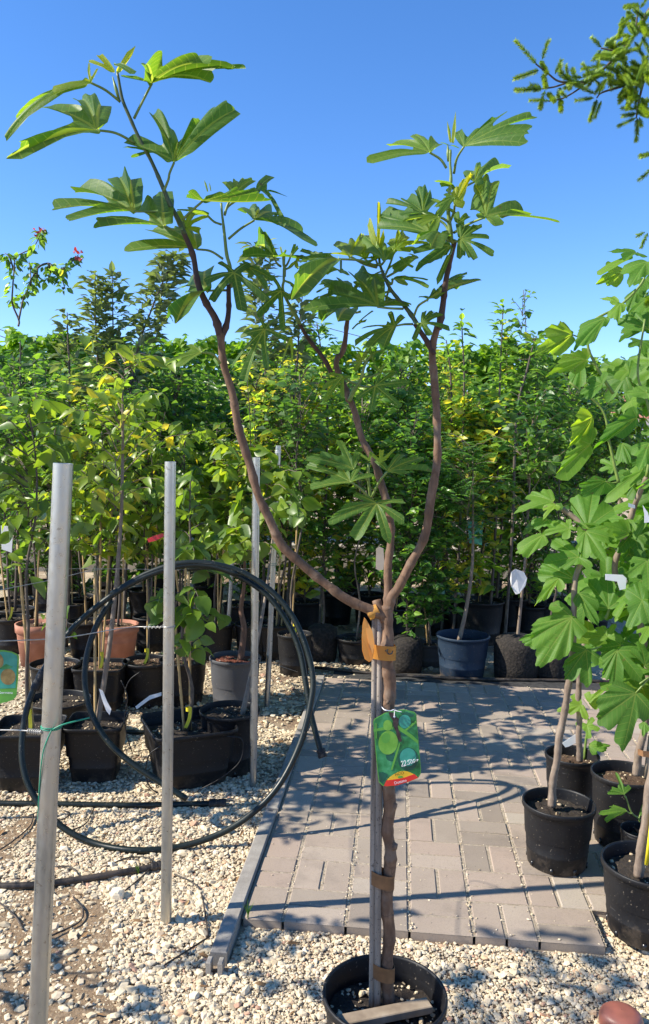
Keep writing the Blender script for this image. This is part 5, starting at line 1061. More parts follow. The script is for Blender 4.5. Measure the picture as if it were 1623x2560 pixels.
# tall ones that rise above the hedge
x, y = atD(65, 1300, 6.3)[:2]
TR = potted_tree('lanky pear tree with red shoot tips rising above the hedge at far left', x - .1, y, 'pear', 2.1, 2.55, .12, 6, 'round', .15, .28, TWIG, trunk_r=.012, trunk=[(x - .1, y, .24), (x - .07, y, 1.2), (x - .05, y, 2.0), (atD(48, 800, 6.3)[0], y, atD(48, 800, 6.3)[2])])
mb = MB(); mbl = MB(); mbr = MB()
for pts in ([(235, 1300), (240, 1220), (160, 1020), (160, 850), (180, 600), (210, 420), (420, 300), (500, 160), (535, 70)], [(240, 1220), (300, 950), (380, 780), (390, 600), (370, 480)], [(380, 780), (480, 560), (620, 500), (700, 560), (800, 570), (900, 500), (1000, 390)], [(180, 600), (120, 420), (60, 370)], [(700, 560), (780, 680), (830, 830)], [(480, 560), (470, 680), (440, 760)], [(620, 500), (640, 640), (600, 720)]):
    P_ = spline([at(*sp('w', p), 6.3 + random.gauss(0, .05)) for p in pts], 4); mb.tube(P_, np.linspace(.0085, .003, len(P_)), 5)
    k0 = len(P_) // 4; Q = np.repeat(P_[k0:], 3, 0); n_ = len(Q); mb.build('branch', TWIG, TR, smooth=True); mb = MB(); D_ = rng.normal(0, 1, (n_, 3)); D_[:, 2] = D_[:, 2] * .4 - .7; N_ = rng.normal(0, .6, (n_, 3)) + np.array([0, 0, 1]); Ll = rng.uniform(.045, .075, n_)
    off = D_ / np.linalg.norm(D_, axis=1)[:, None] * .02
    leaf_batch(mbl, Q + off, D_, N_, Ll, Ll * .62, np.clip(rng.normal(.42, .28, n_), 0, 1), droop=.2)
for tip in ((535, 70), (1000, 390)):
    c = at(*sp('w', tip), 6.3); n_ = 9; D_ = rng.normal(0, 1, (n_, 3)); D_[:, 2] += .3; leaf_batch(mbr, c + rng.normal(0, .02, (n_, 3)) - np.array([.02, 0, .03]) * rng.uniform(0, 1.5, (n_, 1)), D_, rng.normal(0, 1, (n_, 3)), .045, .024, rng.uniform(0, 1, n_))
mbl.build('foliage', KIND['pear']['m'], TR); mbr.build('red_leaves', REDLEAF, TR)
def column_tree(label, pts, wid, Y, n_, kind='apple', bottom=None):
    P_ = [atD(*p, Y) for p in pts]; b = P_[0]; root = thing('apple_tree', (b[0], b[1], 0), label, 'tree')
    mbB = MB(); mbL = MB(); path = spline([np.array([b[0] - .03, b[1], 0]), b * np.array([1, 1, .5])] + P_, 6); mbB.tube(path, np.linspace(.014, .004, len(path)), 6)
    up = spline(P_, 10); K = KIND[kind]; n_ = int(n_ * .95)
    idx = rng.integers(0, len(up) - 1, n_); t = idx / len(up); a = rng.uniform(0, 6.28, n_); rr = wid * (1.0 - .55 * t) * rng.uniform(.15, 1.0, n_)
    off = np.c_[np.cos(a) * rr, np.sin(a) * rr, rng.normal(0, .03, n_)]; Pn = up[idx] + off
    ax = nrm(up[-1] - up[0]); D_ = np.c_[np.cos(a), np.sin(a), np.full(n_, .15)] + rng.normal(0, .35, (n_, 3)) + ax * .35; N_ = ax + rng.normal(0, .35, (n_, 3)) - .5 * np.c_[np.cos(a), np.sin(a), np.zeros(n_)]
    Ll = K['L'] * rng.uniform(.8, 1.35, n_); leaf_batch(mbL, Pn, D_, N_, Ll, Ll * .52, np.clip(rng.normal(.5, .22, n_), 0, 1), droop=.35)
    for i in range(0, n_, 5): mbB.tube([up[idx[i]], Pn[i]], [.003, .0015], 3, cap=False)
    mbB.build('trunk', TWIG, root, smooth=True); mbL.build('foliage', K['m'], root); return root
column_tree('twin-topped upright apple tree with grey-green leaves rising above the hedge', [(232, 1000), (232, 900), (226, 780), (224, 640)], .19, 6.6, 420)
r2 = column_tree('second upright apple shoot close beside the twin-topped apple tree', [(262, 1000), (264, 900), (266, 780), (264, 640)], .16, 6.7, 320)
column_tree('apple tree leaning right above the hedge, left of the fig limb', [(300, 980), (325, 820), (352, 740), (385, 660), (415, 600)], .19, 6.4, 480)
column_tree('slender apple tree rising behind the middle of the fig leaves', [(628, 1000), (624, 860), (620, 760), (612, 660), (606, 570)], .15, 6.2, 380)
column_tree('short two-pronged apple shoot just above the hedge at left', [(165, 960), (163, 860), (160, 800), (158, 735)], .12, 6.2, 130)
column_tree('slender upright shoot behind the dangling fig leaf', [(690, 960), (700, 840), (705, 760), (712, 690)], .12, 6.4, 180)
column_tree('thin leafy shoot beside the central fig limb', [(770, 960), (760, 860), (752, 800), (745, 760)], .14, 6.6, 160, 'pear')
column_tree('upright pear shoot standing highest on the right above the hedge', [(1172, 1050), (1176, 900), (1180, 800), (1184, 716)], .12, 6.6, 150, 'pear')
column_tree('fine bright shoot directly behind the highest right pear shoot', [(1190, 960), (1192, 860), (1194, 790)], .07, 6.9, 220, 'willow')
column_tree('sparse thin shoot above the hedge right of the right fig limb', [(1090, 1000), (1092, 880), (1088, 800), (1086, 740)], .07, 6.6, 70, 'pear')
column_tree('shortest sparse shoot above the hedge beside the right fig limb', [(1062, 1000), (1060, 880), (1055, 835), (1050, 800)], .07, 6.7, 50, 'pear')
column_tree('leaning leafy shoot at the right end of the hedge near the fig leaf', [(1215, 980), (1240, 870), (1252, 820), (1262, 790)], .14, 6.3, 110, 'pear')
# back rows, hardly told apart
BK = 'leafy young tree in the dense green back row'; BG = 'young trees of the dense back row'
i = 0
for px in range(-40, 1420, 76):
    Y = 7.2 + .5 * math.sin(px * .13); x = atD(px, 1300, Y)[0]; kd = ('plum', 'plum', 'willow', 'glossy', 'pear')[i % 5]; zt = atD(px, 900 + 40 * math.sin(px * .31) + (30 if px > 800 else 0), Y)[2]
    potted_tree(BK, x, Y, kd, .26, zt, .50, 118, 'round', .15, .28, TWIG, group=BG, trunk_r=.010, tops=2, cane=i % 2, Lscale=random.uniform(.9, 1.55), thin=.8); i += 1
for px in range(-60, 1420, 110):
    Y = 8.6 + .3 * math.sin(px * .2); x = atD(px, 1300, Y)[0]; kd = ('plum', 'glossy', 'pear')[i % 3]; zt = atD(px, 905 + 25 * math.sin(px * .23), Y)[2]
    potted_tree(BK, x, Y, kd, .5, zt, .55, 95, 'round', .16, .28, TWIG, group=BG, trunk_r=.011, tops=2, Lscale=random.uniform(.9, 1.5), thin=.85); i += 1
# bright broad-leaved hedge trees
for k, (px, topy, wpx) in enumerate(((-30, 815, 150), (90, 785, 150), (200, 790, 150), (330, 800, 160), (470, 800, 170), (610, 806, 150), (760, 812, 160), (925, 808, 150), (1090, 822, 140), (1200, 812, 150), (1300, 832, 130), (1420, 850, 160))):
    Y = 10.9; c = atD(px, 1000, Y); zt = atD(px, topy, Y)[2]; wd = wpx * KD / F * Y / 2 * 1.15
    root = thing('hedge_tree', (c[0], Y, 0), 'bright broad-leaved tree of the clipped hedge at the very back', 'hedge tree', 'bright broad-leaved hedge trees at the back'); mbB = MB(); mbL = MB()
    mbB.tube(jitter_path((c[0], Y, .35), (c[0], Y, zt - .2)), np.linspace(.045, .015, 16), 7)
    n_ = 1500; a = rng.uniform(0, 6.28, n_); zz = rng.uniform(1.15, zt, n_); rr = wd * np.sqrt(rng.uniform(.25, 1, n_)) * (1 - .25 * ((zz - 1.2) / (zt - 1.2)) ** 4)
    Pn = np.c_[c[0] + np.cos(a) * rr, Y + np.sin(a) * rr * .7, zz + .05 * np.sin(a * 5)]; D_ = np.c_[np.cos(a), np.sin(a), np.full(n_, -.5)] + rng.normal(0, .4, (n_, 3)); N_ = np.c_[np.cos(a) * .5, np.sin(a) * .5, np.ones(n_)] + rng.normal(0, .35, (n_, 3)); Ll = rng.uniform(.09, .16, n_)
    leaf_batch(mbL, Pn, D_, N_, Ll, Ll * .95, np.clip(rng.normal(.5, .22, n_), 0, 1)); mbB.build('trunk', TWIG, root, smooth=True); mbL.build('foliage', VINE, root)
# houses glimpsed far behind
def house(cx, cy, w_, d_, h_, rh, label):
    root = thing('house', (cx, cy, 0), label, 'house'); mb = MB(); mb.box((cx, cy, h_ / 2), (w_, d_, h_)); mb.build('wall', HWALL, root)
    mb = MB(); e = .3; V = [(cx - w_ / 2 - e, cy - d_ / 2 - e, h_ + .003), (cx + w_ / 2 + e, cy - d_ / 2 - e, h_ + .003), (cx + w_ / 2 + e, cy + d_ / 2 + e, h_ + .003), (cx - w_ / 2 - e, cy + d_ / 2 + e, h_ + .003), (cx - w_ / 2 - e, cy, h_ + rh), (cx + w_ / 2 + e, cy, h_ + rh)]
    mb.add(V, [(0, 1, 5, 4), (2, 3, 4, 5), (1, 2, 5), (3, 0, 4), (3, 2, 1, 0)]); mb.build('roof', ROOF, root)
    for k in (-1, 1):
        mb = MB(); mb.box((cx + k * w_ * .25, cy - d_ / 2 - .01, h_ * .55), (1.0, .04, 1.2)); mb.build('window', PANE, root)
house(-8.5, 27, 9, 7, 2.6, 1.25, 'white house with a terracotta roof glimpsed through the trees at left'); house(7.5, 30, 8, 6, 3.0, 1.0, 'pale house glimpsed through the trees at right')
for (a, b, lb) in (((-40, 760), (60, 797), 'upper overhead cable at the left edge of the sky'), ((-40, 775), (60, 812), 'lower overhead cable at the left edge of the sky'), ((900, 805), (1020, 836), 'overhead cable between the fig limbs above the hedge')):
    A_, B_ = atD(*a, 24), atD(*b, 22); d_ = B_ - A_; wire([A_ - d_ * 3, A_, (A_ + B_) / 2, B_, B_ + d_ * 3], .012, lb, 'overhead_cable', BLACKP, 'cable')
# tags, cards and bits
def flat_tag(name, pts, Y, m_, label, cat='plant tag', th=.0008, bend=0.0):
    P_ = [atD(x_, y_, Y + bend * k_) for k_, (x_, y_) in enumerate(pts)]; mb = MB(); mb.plate(P_[::-1], -th, np.array([0, 1.0, 0])); return tag(mb.build(name, m_), label, cat)
flat_tag('plant_tag', [(885, 1290), (893, 1286), (902, 1290), (904, 1320), (902, 1340), (892, 1342), (884, 1338)], 2.06, simple('tan_tag', [(.3, (.42, .34, .26)), (.7, (.50, .42, .33))], 30, .6, .1), 'faded tan tag hanging behind the central fig limb')
flat_tag('plant_tag', [(1203, 1345), (1212, 1338), (1232, 1345), (1240, 1360), (1236, 1378), (1222, 1396), (1213, 1398), (1203, 1380), (1200, 1362)], 5.4, WHITE, 'large white plastic tag on the tree right of the blue tub', bend=.004)
flat_tag('plant_tag', [(1478, 1183), (1494, 1188), (1494, 1196), (1478, 1192)], 2.75, WHITE, 'small white tape wrapped on the upper stem of the right fig')
flat_tag('plant_tag', [(1512, 1188), (1524, 1205), (1530, 1228), (1516, 1230), (1516, 1210)], 2.7, WHITE, 'curled white strip tag beside the right fig stem')
flat_tag('plant_tag', [(1424, 1350), (1465, 1352), (1474, 1360), (1472, 1385), (1458, 1388), (1452, 1368), (1424, 1364)], 2.75, WHITE, 'white square tag hanging among the right fig leaves')
flat_tag('plant_tag', [(1322, 1748), (1352, 1728), (1366, 1730), (1366, 1742), (1338, 1756), (1330, 1758)], 3.35, WHITE, 'white tag on the stem of the rear right pot')
flat_tag('plant_tag', [(318, 1662), (352, 1636), (380, 1628), (380, 1636), (352, 1646), (322, 1668)], 3.9, WHITE, 'white strip tag across the pot left of the second pole')
flat_tag('plant_tag', [(233, 1620), (242, 1625), (252, 1650), (262, 1668), (258, 1682), (250, 1672), (240, 1645)], 3.5, WHITE, 'grey-white strip hanging from the cherry stem')
flat_tag('plant_tag', [(2, 1236), (26, 1238), (30, 1260), (28, 1300), (4, 1292)], 4.6, WHITE, 'white printed tag high at the left edge')
flat_tag('plant_tag', [(346, 1268), (362, 1260), (384, 1254), (386, 1262), (366, 1272), (350, 1276)], 3.8, REDT, 'red ribbon left of the second pole')
flat_tag('plastic_sheet', [(565, 1322), (578, 1320), (594, 1326), (594, 1336), (576, 1334), (565, 1332)], 8.2, CYAN, 'small blue plastic sheet lying on the wall top', 'plastic sheet')
flat_tag('plant_tag', [(1100, 1225), (1136, 1228), (1134, 1282), (1104, 1278)], 6.5, PICT, 'teal picture card among the trees above the blue tub')
# kiwi card on the left edge
KY = 2.05; CR_ = {'z': (0, 1600, 110 / 1472)}; CROP.update(CR_)
def kz_(x_, y_, off=0): return at(*sp('z', (x_, y_)), KY - off)
card = thing('price_card', kz_(200, 1200), 'green card with a kiwi fruit picture hanging on the wire at the left edge', 'plant label')
def kp(name, m_, pts, off): mb = MB(); mb.plate([kz_(x_, y_, off) for x_, y_ in pts][::-1], -.0004, -CN); mb.build(name, m_, card)
kp('card', PICL, [(-520, 560), (-440, 430), (-100, 330), (150, 340), (400, 390), (560, 460), (630, 520), (640, 620), (610, 1300), (555, 1850), (530, 1920), (400, 2020), (0, 2130), (-300, 2140), (-480, 2050)], 0)
kp('picture', PICT, [(-470, 560), (-400, 460), (100, 390), (380, 430), (570, 530), (585, 640), (520, 1610), (-440, 1640)], .0005)
kp('fruit', PICK, ell(270, 1230, 250, 270), .0008); kp('fruit', PICK, ell(-150, 720, 270, 300), .001)
kp('leaf', PICG, [(-30, 960), (200, 800), (440, 900), (300, 960), (100, 990)], .0012)
mb = MB(); text_mesh(mb, 'Germana', 130 * np.linalg.norm(kz_(100, 0) - kz_(0, 0)) / 100, kz_(190, 1800, .0012), np.array([1, 0, .02]), np.array([-.02, 0, 1])); mb.build('lettering', INKW, card)

# ------------------------------------------------------------------ figs in pots on the right
def right_fig(label, c, potr, poth, stem, sr, soil, potm=BLACKP, bark=PALEBARK, rot=0.0):
    root = thing('potted_fig_tree', (c[0], c[1], PZ), label, 'potted tree'); pot_parts(root, (c[0], c[1], PZ), potr, poth, 'round', potm, soil, .045, rot)
    mb = MB(); node_tube(mb, stem, sr, sr * .6, 10, .07, .08); mb.build('trunk', bark, root, smooth=True); return root
c1 = ground(*sp('p', (660, 1390)), PZ); c1 = np.array([c1[0], c1[1] + .05, 0])
c1[:2] = at(*sp('p', (672, 770)), 2.92)[:2]; Y1 = c1[1]
P1 = right_fig('light-leaved fig in the round black pot alone on the paving, frontmost but one', c1, .134, .238, [at(*sp('p', (600, 820)), Y1), at(*sp('p', (615, 640)), Y1), at(*sp('p', (660, 300)), Y1 - .02), at(*sp('m', (570, 1750)), Y1 - .02), at(*sp('m', (640, 1350)), Y1 - .04), at(*sp('m', (680, 900)), Y1 - .03), at(*sp('m', (690, 540)), Y1 - .02), at(*sp('m', (700, 250)), Y1), at(*sp('l', (850, 1500)), Y1 + .02), at(*sp('l', (560, 1210)), Y1 + .05)], .0145, SOIL)
c2 = at(*sp('p', (800, 320)), 3.38); P2 = right_fig('fig seedling with a white tag in the rear black pot on the paving', (c2[0], 3.38), .115, .25, [at(*sp('p', (865, 390)), 3.35), at(*sp('p', (870, 250)), 3.34), at(*sp('p', (862, 80)), 3.33), at(*sp('m', (745, 1450)), 3.32), at(*sp('m', (745, 1330)), 3.31), at(*sp('m', (790, 1000)), 3.3), at(*sp('l', (1180, 1300)), 3.3), at(*sp('l', (1150, 1050)), 3.3)], .013, BSOIL)
c3 = at(*sp('p', (1300, 470)), 3.10); P3 = right_fig('fig tied to a cane in the tall grey-black pot at the right edge', (c3[0], 3.10), .130, .285, [at(*sp('p', (1400, 520)), 3.06), at(*sp('p', (1430, 330)), 3.05), at(*sp('p', (1470, 130)), 3.04), at(*sp('m', (1527, 1400)), 3.02), at(*sp('m', (1420, 700)), 3.0), at(*sp('m', (1150, 150)), 2.95), at(*sp('l', (1330, 1300)), 2.9), at(*sp('l', (1400, 1080)), 2.86), at(*sp('l', (1500, 860)), 2.82)], .015, BSOIL)
c4 = at(*sp('p', (1535, 1370)), 2.49); P4 = right_fig('largest black pot at the right edge with a straight smooth fig stem', (c4[0], 2.49), .150, .232, [at(*sp('p', (1420, 1480)), 2.44), at(*sp('p', (1450, 1280)), 2.43), at(*sp('p', (1490, 950)), 2.42), at(*sp('p', (1540, 600)), 2.42), at(*sp('p', (1590, 200)), 2.42), at(*sp('m', (1680, 1300)), 2.45), at(*sp('m', (1720, 700)), 2.5)], .0150, SOIL)
c5 = at(*sp('p', (1445, 1010)), 2.78); P5 = right_fig('tiny fig seedling with two leaves in the small pot between the big right pots', (c5[0], 2.78), .068, .205, [at(*sp('p', (1440, 1040)), 2.85), at(*sp('p', (1430, 940)), 2.84), at(*sp('p', (1370, 880)), 2.83), at(*sp('p', (1300, 720)), 2.82)], .004, SOIL, bark=STEM)
mb = MB(); mb.strip([at(*sp('p', (1420, 300)), 3.02), at(*sp('p', (1470, 320)), 3.0), at(*sp('p', (1560, 330)), 3.0)], .022, np.array([0, .2, 1.0]), .001); mb.build('strap', STRAP, P3)
mb = MB(); mb.tube([at(*sp('p', (1490, 540)), 3.05), at(*sp('p', (1540, 150)), 3.04)], .008, 8); mb.build('cane', WOOD, P3, smooth=True)
mb = MB(); mb.tube([at(*sp('p', (1500, 1370)), 2.40), at(*sp('p', (1560, 900)), 2.40)], .006, 8); mb.build('cane', YELLOW, P4, smooth=True)
L5 = MB(); S5 = MB(); traced_leaf(L5, S5, 'p', [(1370, 885)], (1310, 860), [(1180, 810), (1055, 880), (1130, 970), (1250, 900)], 2.82, n=HALF, tone=.5, sinus=.75); traced_leaf(L5, S5, 'p', [(1310, 740)], (1290, 700), [(1170, 660), (1130, 690), (1210, 495), (1350, 640)], 2.82, n=HALF, tone=.3, sinus=.5)
traced_leaf(L5, S5, 'p', [(1430, 930)], (1440, 900), [(1480, 800), (1520, 900)], 2.82, n=HALF, tone=.3, sinus=.6); L5.merge(S5, 1); L5.build('foliage', [FIGR, STEM], P5, smooth=True)
mL = {1: MB(), 2: MB(), 3: MB(), 4: MB()}; mS = {1: MB(), 2: MB(), 3: MB(), 4: MB()}
RF = (-.45, -.75, .55)
def RL(w_, crop, base, lobes, Y, n=RF, tone=.5, sinus=.55, pet=None, **k): traced_leaf(mL[w_], mS[w_], crop, pet, base, lobes, Y, n=n, tone=tone, sinus=sinus, Lmax=.26, wide=k.pop('wide', 1.0), hw=k.pop('hw', .62), **k)
# green shoots
for w_, c, pts, Y in ((3, 'k', [(1130, 1800), (1000, 1600), (930, 1470), (845, 1265), (900, 1000), (1200, 820), (1450, 560), (1500, 330)], 2.85), (3, 'l', [(1190, 920), (1140, 720), (1080, 450), (1000, 100), (640, -200)], 2.85), (4, 'l', [(1500, 860), (1560, 400), (1500, 0), (1400, -300), (1480, -900)], 2.8), (1, 'm', [(690, 540), (705, 260), (660, 120)], 3.02), (3, 'm', [(1045, 650), (1080, 520), (1030, 170)], 2.95), (2, 'p', [(910, 380), (930, 180), (950, 0), (860, -150)], 3.45)):
    P_ = spline([at(*sp(c, p), Y) for p in pts], 6); mS[w_].tube(P_, np.linspace(.0062, .0036, len(P_)), 8)
RL(3, 'k', (668, 1142), [(560, 1000), (400, 1060), (268, 1362), (440, 1330)], 2.8, n=(.5, -.8, .3), tone=.72, pet=[(860, 1180)], sinus=.8)
RL(3, 'k', (1042, 955), [(760, 1085), (708, 1312), (905, 1232), (1090, 985)], 2.78, tone=.40, pet=[(1180, 850)], sinus=.8)
RL(3, 'k', (1215, 790), [(1080, 950), (1185, 990), (1270, 845)], 2.77, tone=.62, sinus=.85); RL(3, 'k', (1190, 785), [(978, 745), (1110, 720), (1130, 812)], 2.8, tone=.75, sinus=.6)
RL(4, 'k', (1505, 330), [(1225, 430), (1320, 615), (1500, 480)], 2.72, tone=.45, sinus=.8); RL(4, 'k', (1230, 442), [(1050, 350), (938, 582), (1090, 600)], 2.86, n=(.4, -.8, .3), tone=.75, sinus=.7)
RL(4, 'k', (1345, 270), [(955, 476)], 2.78, tone=.7, wide=.7); RL(4, 'k', (1385, 232), [(1065, 226), (1215, 197), (1255, 310), (1500, 290)], 2.8, n=HALF, tone=.35)
RL(3, 'k', (832, 1420), [(840, 1290), (560, 1385), (385, 1612), (640, 1560)], 2.84, n=(.2, -.8, .5), tone=.68, pet=[(930, 1480)], sinus=.6); RL(4, 'k', (1400, 640), [(1260, 760), (1290, 892), (1450, 740)], 2.9, tone=.15, sinus=.8)
RL(4, 'k', (1520, 1090), [(1185, 985), (1320, 910), (1527, 900)], 2.8, tone=.25, sinus=.7); RL(3, 'k', (770, 1490), [(660, 1720), (760, 1740), (640, 1600)], 2.9, tone=.3, sinus=.8); RL(3, 'k', (1005, 1690), [(765, 1800), (860, 1630), (835, 1860), (1050, 1560)], 2.8, tone=.35, sinus=.6)
RL(3, 'k', (1430, 1090), [(1205, 1225), (1230, 1090), (1460, 1100)], 2.88, tone=.3, sinus=.8); RL(4, 'k', (1500, 1790), [(1265, 1800), (1400, 1720), (1527, 1850)], 2.7, tone=.5, sinus=.8); RL(3, 'k', (1300, 1550), [(960, 1560), (1140, 1430), (1200, 1650)], 2.85, tone=.6, sinus=.7)
RL(3, 'l', (870, 492), [(905, 320), (695, 430), (570, 670), (480, 858)], 2.8, tone=.62, n=(.1, -.9, .4), sinus=.6); RL(3, 'l', (895, 190), [(740, 125), (670, 300), (635, 510), (780, 400)], 2.86, n=(.5, -.8, .2), tone=.85, sinus=.85)
RL(3, 'l', (1390, 195), [(1050, 310), (900, 555), (1150, 400), (1330, 80)], 2.8, n=(.2, -.85, .4), tone=.38, sinus=.7); RL(3, 'l', (1042, 905), [(750, 940), (770, 1060), (890, 870), (1170, 1030)], 2.84, n=(.2, -.9, .3), tone=.3, pet=[(1180, 915)], sinus=.7)
RL(1, 'l', (842, 1430), [(640, 1115), (910, 1000), (1130, 1215), (690, 1320)], 2.92, tone=.42, n=(-.3, -.7, .65), sinus=.45); RL(1, 'l', (822, 1462), [(1080, 1530), (1040, 1790), (775, 1752), (720, 1560)], 2.86, tone=.5, n=(-.3, -.8, .55), sinus=.45)
RL(1, 'l', (462, 1130), [(390, 1000), (190, 1050), (38, 1270), (355, 1200)], 2.95, tone=.55, n=(-.4, -.6, .7), sinus=.6); RL(1, 'l', (350, 1500), [(65, 1680), (180, 1745), (390, 1600)], 2.92, tone=.55, sinus=.9)
RL(1, 'l', (742, 1750), [(460, 1560), (360, 1820), (560, 1880), (890, 1860), (900, 1690)], 2.9, tone=.45, sinus=.5); RL(3, 'l', (1465, 780), [(1020, 1115), (1410, 710)], 2.75, tone=.6, sinus=.5); RL(3, 'l', (1300, 1480), [(1015, 1380), (1250, 1330), (1160, 1530)], 2.85, tone=.6, sinus=.8, n=(.2, -.9, .4))
RL(1, 'l', (485, 1165), [(350, 1330), (345, 1200), (540, 1200)], 2.93, tone=.85, sinus=.5); RL(1, 'l', (640, 1430), [(340, 1500), (470, 1340), (650, 1330), (720, 1440), (620, 1550)], 2.9, tone=.6, sinus=.5)
RL(1, 'l', (400, 1330), [(215, 1380), (470, 1440), (260, 1440)], 2.98, tone=.4, sinus=.6); RL(3, 'l', (1400, 1500), [(1290, 1330), (1480, 1350), (1380, 1560)], 2.84, tone=.5); RL(4, 'l', (1527, 480), [(1330, 560), (1420, 780), (1527, 700)], 2.72, tone=.4, sinus=.8); RL(3, 'l', (1230, 480), [(1200, 680), (1320, 720), (1330, 560)], 2.95, tone=.2, sinus=.8)
RL(1, 'm', (667, 637), [(465, 468), (232, 725), (218, 870), (290, 1200), (600, 1070), (815, 810)], 2.88, n=(-.25, -.85, .5), tone=.48, sinus=.6, fold=.05, arch=.03); RL(1, 'm', (828, 995), [(660, 945), (570, 1180), (590, 1325), (860, 1412), (975, 1100)], 2.86, n=(-.2, -.9, .4), tone=.28, pet=[(1000, 960)], sinus=.45)
RL(3, 'm', (1172, 1002), [(1010, 1130), (1000, 1300), (1130, 1405), (1450, 1335), (1430, 1010)], 2.84, n=(-.2, -.9, .4), tone=.30, pet=[(1300, 970)], sinus=.4); RL(4, 'm', (1378, 1480), [(1120, 1380), (950, 1540), (950, 1785), (1230, 2120), (1560, 1700)], 2.6, n=(-.1, -1, .35), tone=.15, pet=[(1420, 1380), (1527, 1310)], sinus=.6, fold=.04)
RL(3, 'm', (1077, 540), [(848, 230), (1060, 188), (1280, 400), (885, 520)], 2.88, n=(-.3, -.8, .5), tone=.4, pet=[(1045, 660)], sinus=.6); RL(1, 'm', (752, 370), [(870, 312), (965, 470), (965, 740), (880, 690), (690, 480)], 2.9, n=(-.2, -.9, .4), tone=.33, sinus=.5)
RL(1, 'm', (715, 222), [(350, 40), (295, 160), (510, 10), (800, 60), (800, 200)], 2.92, tone=.42, sinus=.6); RL(3, 'm', (1062, 850), [(740, 835), (900, 950), (1230, 890), (1150, 712), (1000, 740)], 2.9, tone=.62, sinus=.5); RL(2, 'm', (770, 1610), [(640, 1710), (830, 1775), (700, 1480), (500, 1690)], 3.3, tone=.72, sinus=.5)
RL(1, 'm', (522, 205), [(360, 450), (255, 510), (370, 250), (580, 330)], 2.9, tone=.62, sinus=.4); RL(1, 'm', (480, 800), [(100, 880), (190, 960), (300, 790)], 3.0, tone=.4, sinus=.8); RL(3, 'm', (1330, 560), [(1150, 690), (1280, 790), (1310, 600)], 2.86, tone=.7, sinus=.6); RL(4, 'm', (1450, 450), [(1280, 330), (1300, 760), (1527, 700), (1400, 250)], 2.66, tone=.2, sinus=.6)
RL(2, 'p', (940, 50), [(830, 40), (960, 180), (1060, 90), (1000, -20)], 3.4, tone=.6, sinus=.5); RL(2, 'p', (960, 240), [(1110, 300), (1160, 240), (1030, 200), (1010, 330)], 3.4, tone=.45, sinus=.6); RL(2, 'm', (860, 1580), [(820, 1480), (1020, 1440), (950, 1660)], 3.35, tone=.7, sinus=.6)
RL(4, 'p', (1480, 20), [(1430, 60), (1470, 160), (1527, 100)], 2.5, tone=.4, sinus=.7)
# loosely strewn leaves behind and to the right
def strew(w_, n_, Y0, Y1, poly_left):
    for i in range(n_):
        y_ = random.uniform(600, 1660); xl = np.interp(y_, [p[1] for p in poly_left], [p[0] for p in poly_left]); x_ = xl + 40 + random.random() ** .8 * (1790 - xl)
        Y = random.uniform(Y0, Y1); B = atD(x_, y_, Y); a = random.uniform(0, 6.283); n_v = nrm([random.gauss(-.3, .4), random.gauss(-.6, .35), random.gauss(.6, .25)])
        u_ = nrm(np.cross(n_v, [math.cos(a), .3, math.sin(a)])); u_ = nrm(u_ + np.array([0, 0, -.7]) - n_v * np.dot(u_ + np.array([0, 0, -.7]), n_v)); v_ = np.cross(n_v, u_); S = random.uniform(.065, .155)
        tips = [B + S * l_ * (u_ * math.cos(t) + v_ * math.sin(t)) for t, l_ in ((-1.7, .5), (-.85, .85), (0, 1), (.85, .85), (1.7, .5))]
        fig_leaf(mL[w_], B, tips, n_v, sinus=random.uniform(.45, .75), hw=.6, tone=random.uniform(.15, .75), fold=.06)
        mS[w_].tube([B + nrm([.6, .4, -.5]) * S * .5, B + nrm([.6, .4, -.2]) * S * .2, B], [.0022, .002, .0018], 5)
PL = [(1460, 600), (1440, 690), (1470, 760), (1420, 820), (1390, 900), (1430, 1000), (1390, 1080), (1400, 1180), (1330, 1260), (1330, 1400), (1330, 1500), (1400, 1600), (1440, 1680)]
strew(3, 230, 2.9, 3.35, [(x_ - 5, y_) for x_, y_ in PL]); strew(4, 120, 2.62, 3.0, [(x_ + 95, y_) for x_, y_ in PL]); strew(1, 60, 3.05, 3.2, [(x_, y_) for x_, y_ in PL if y_ > 1150] )
TB[0] = 0.0
for k, r_ in ((1, P1), (2, P2), (3, P3), (4, P4)): mL[k].merge(mS[k], 1); mL[k].build('foliage', [FIGR, STEM], r_, smooth=True)

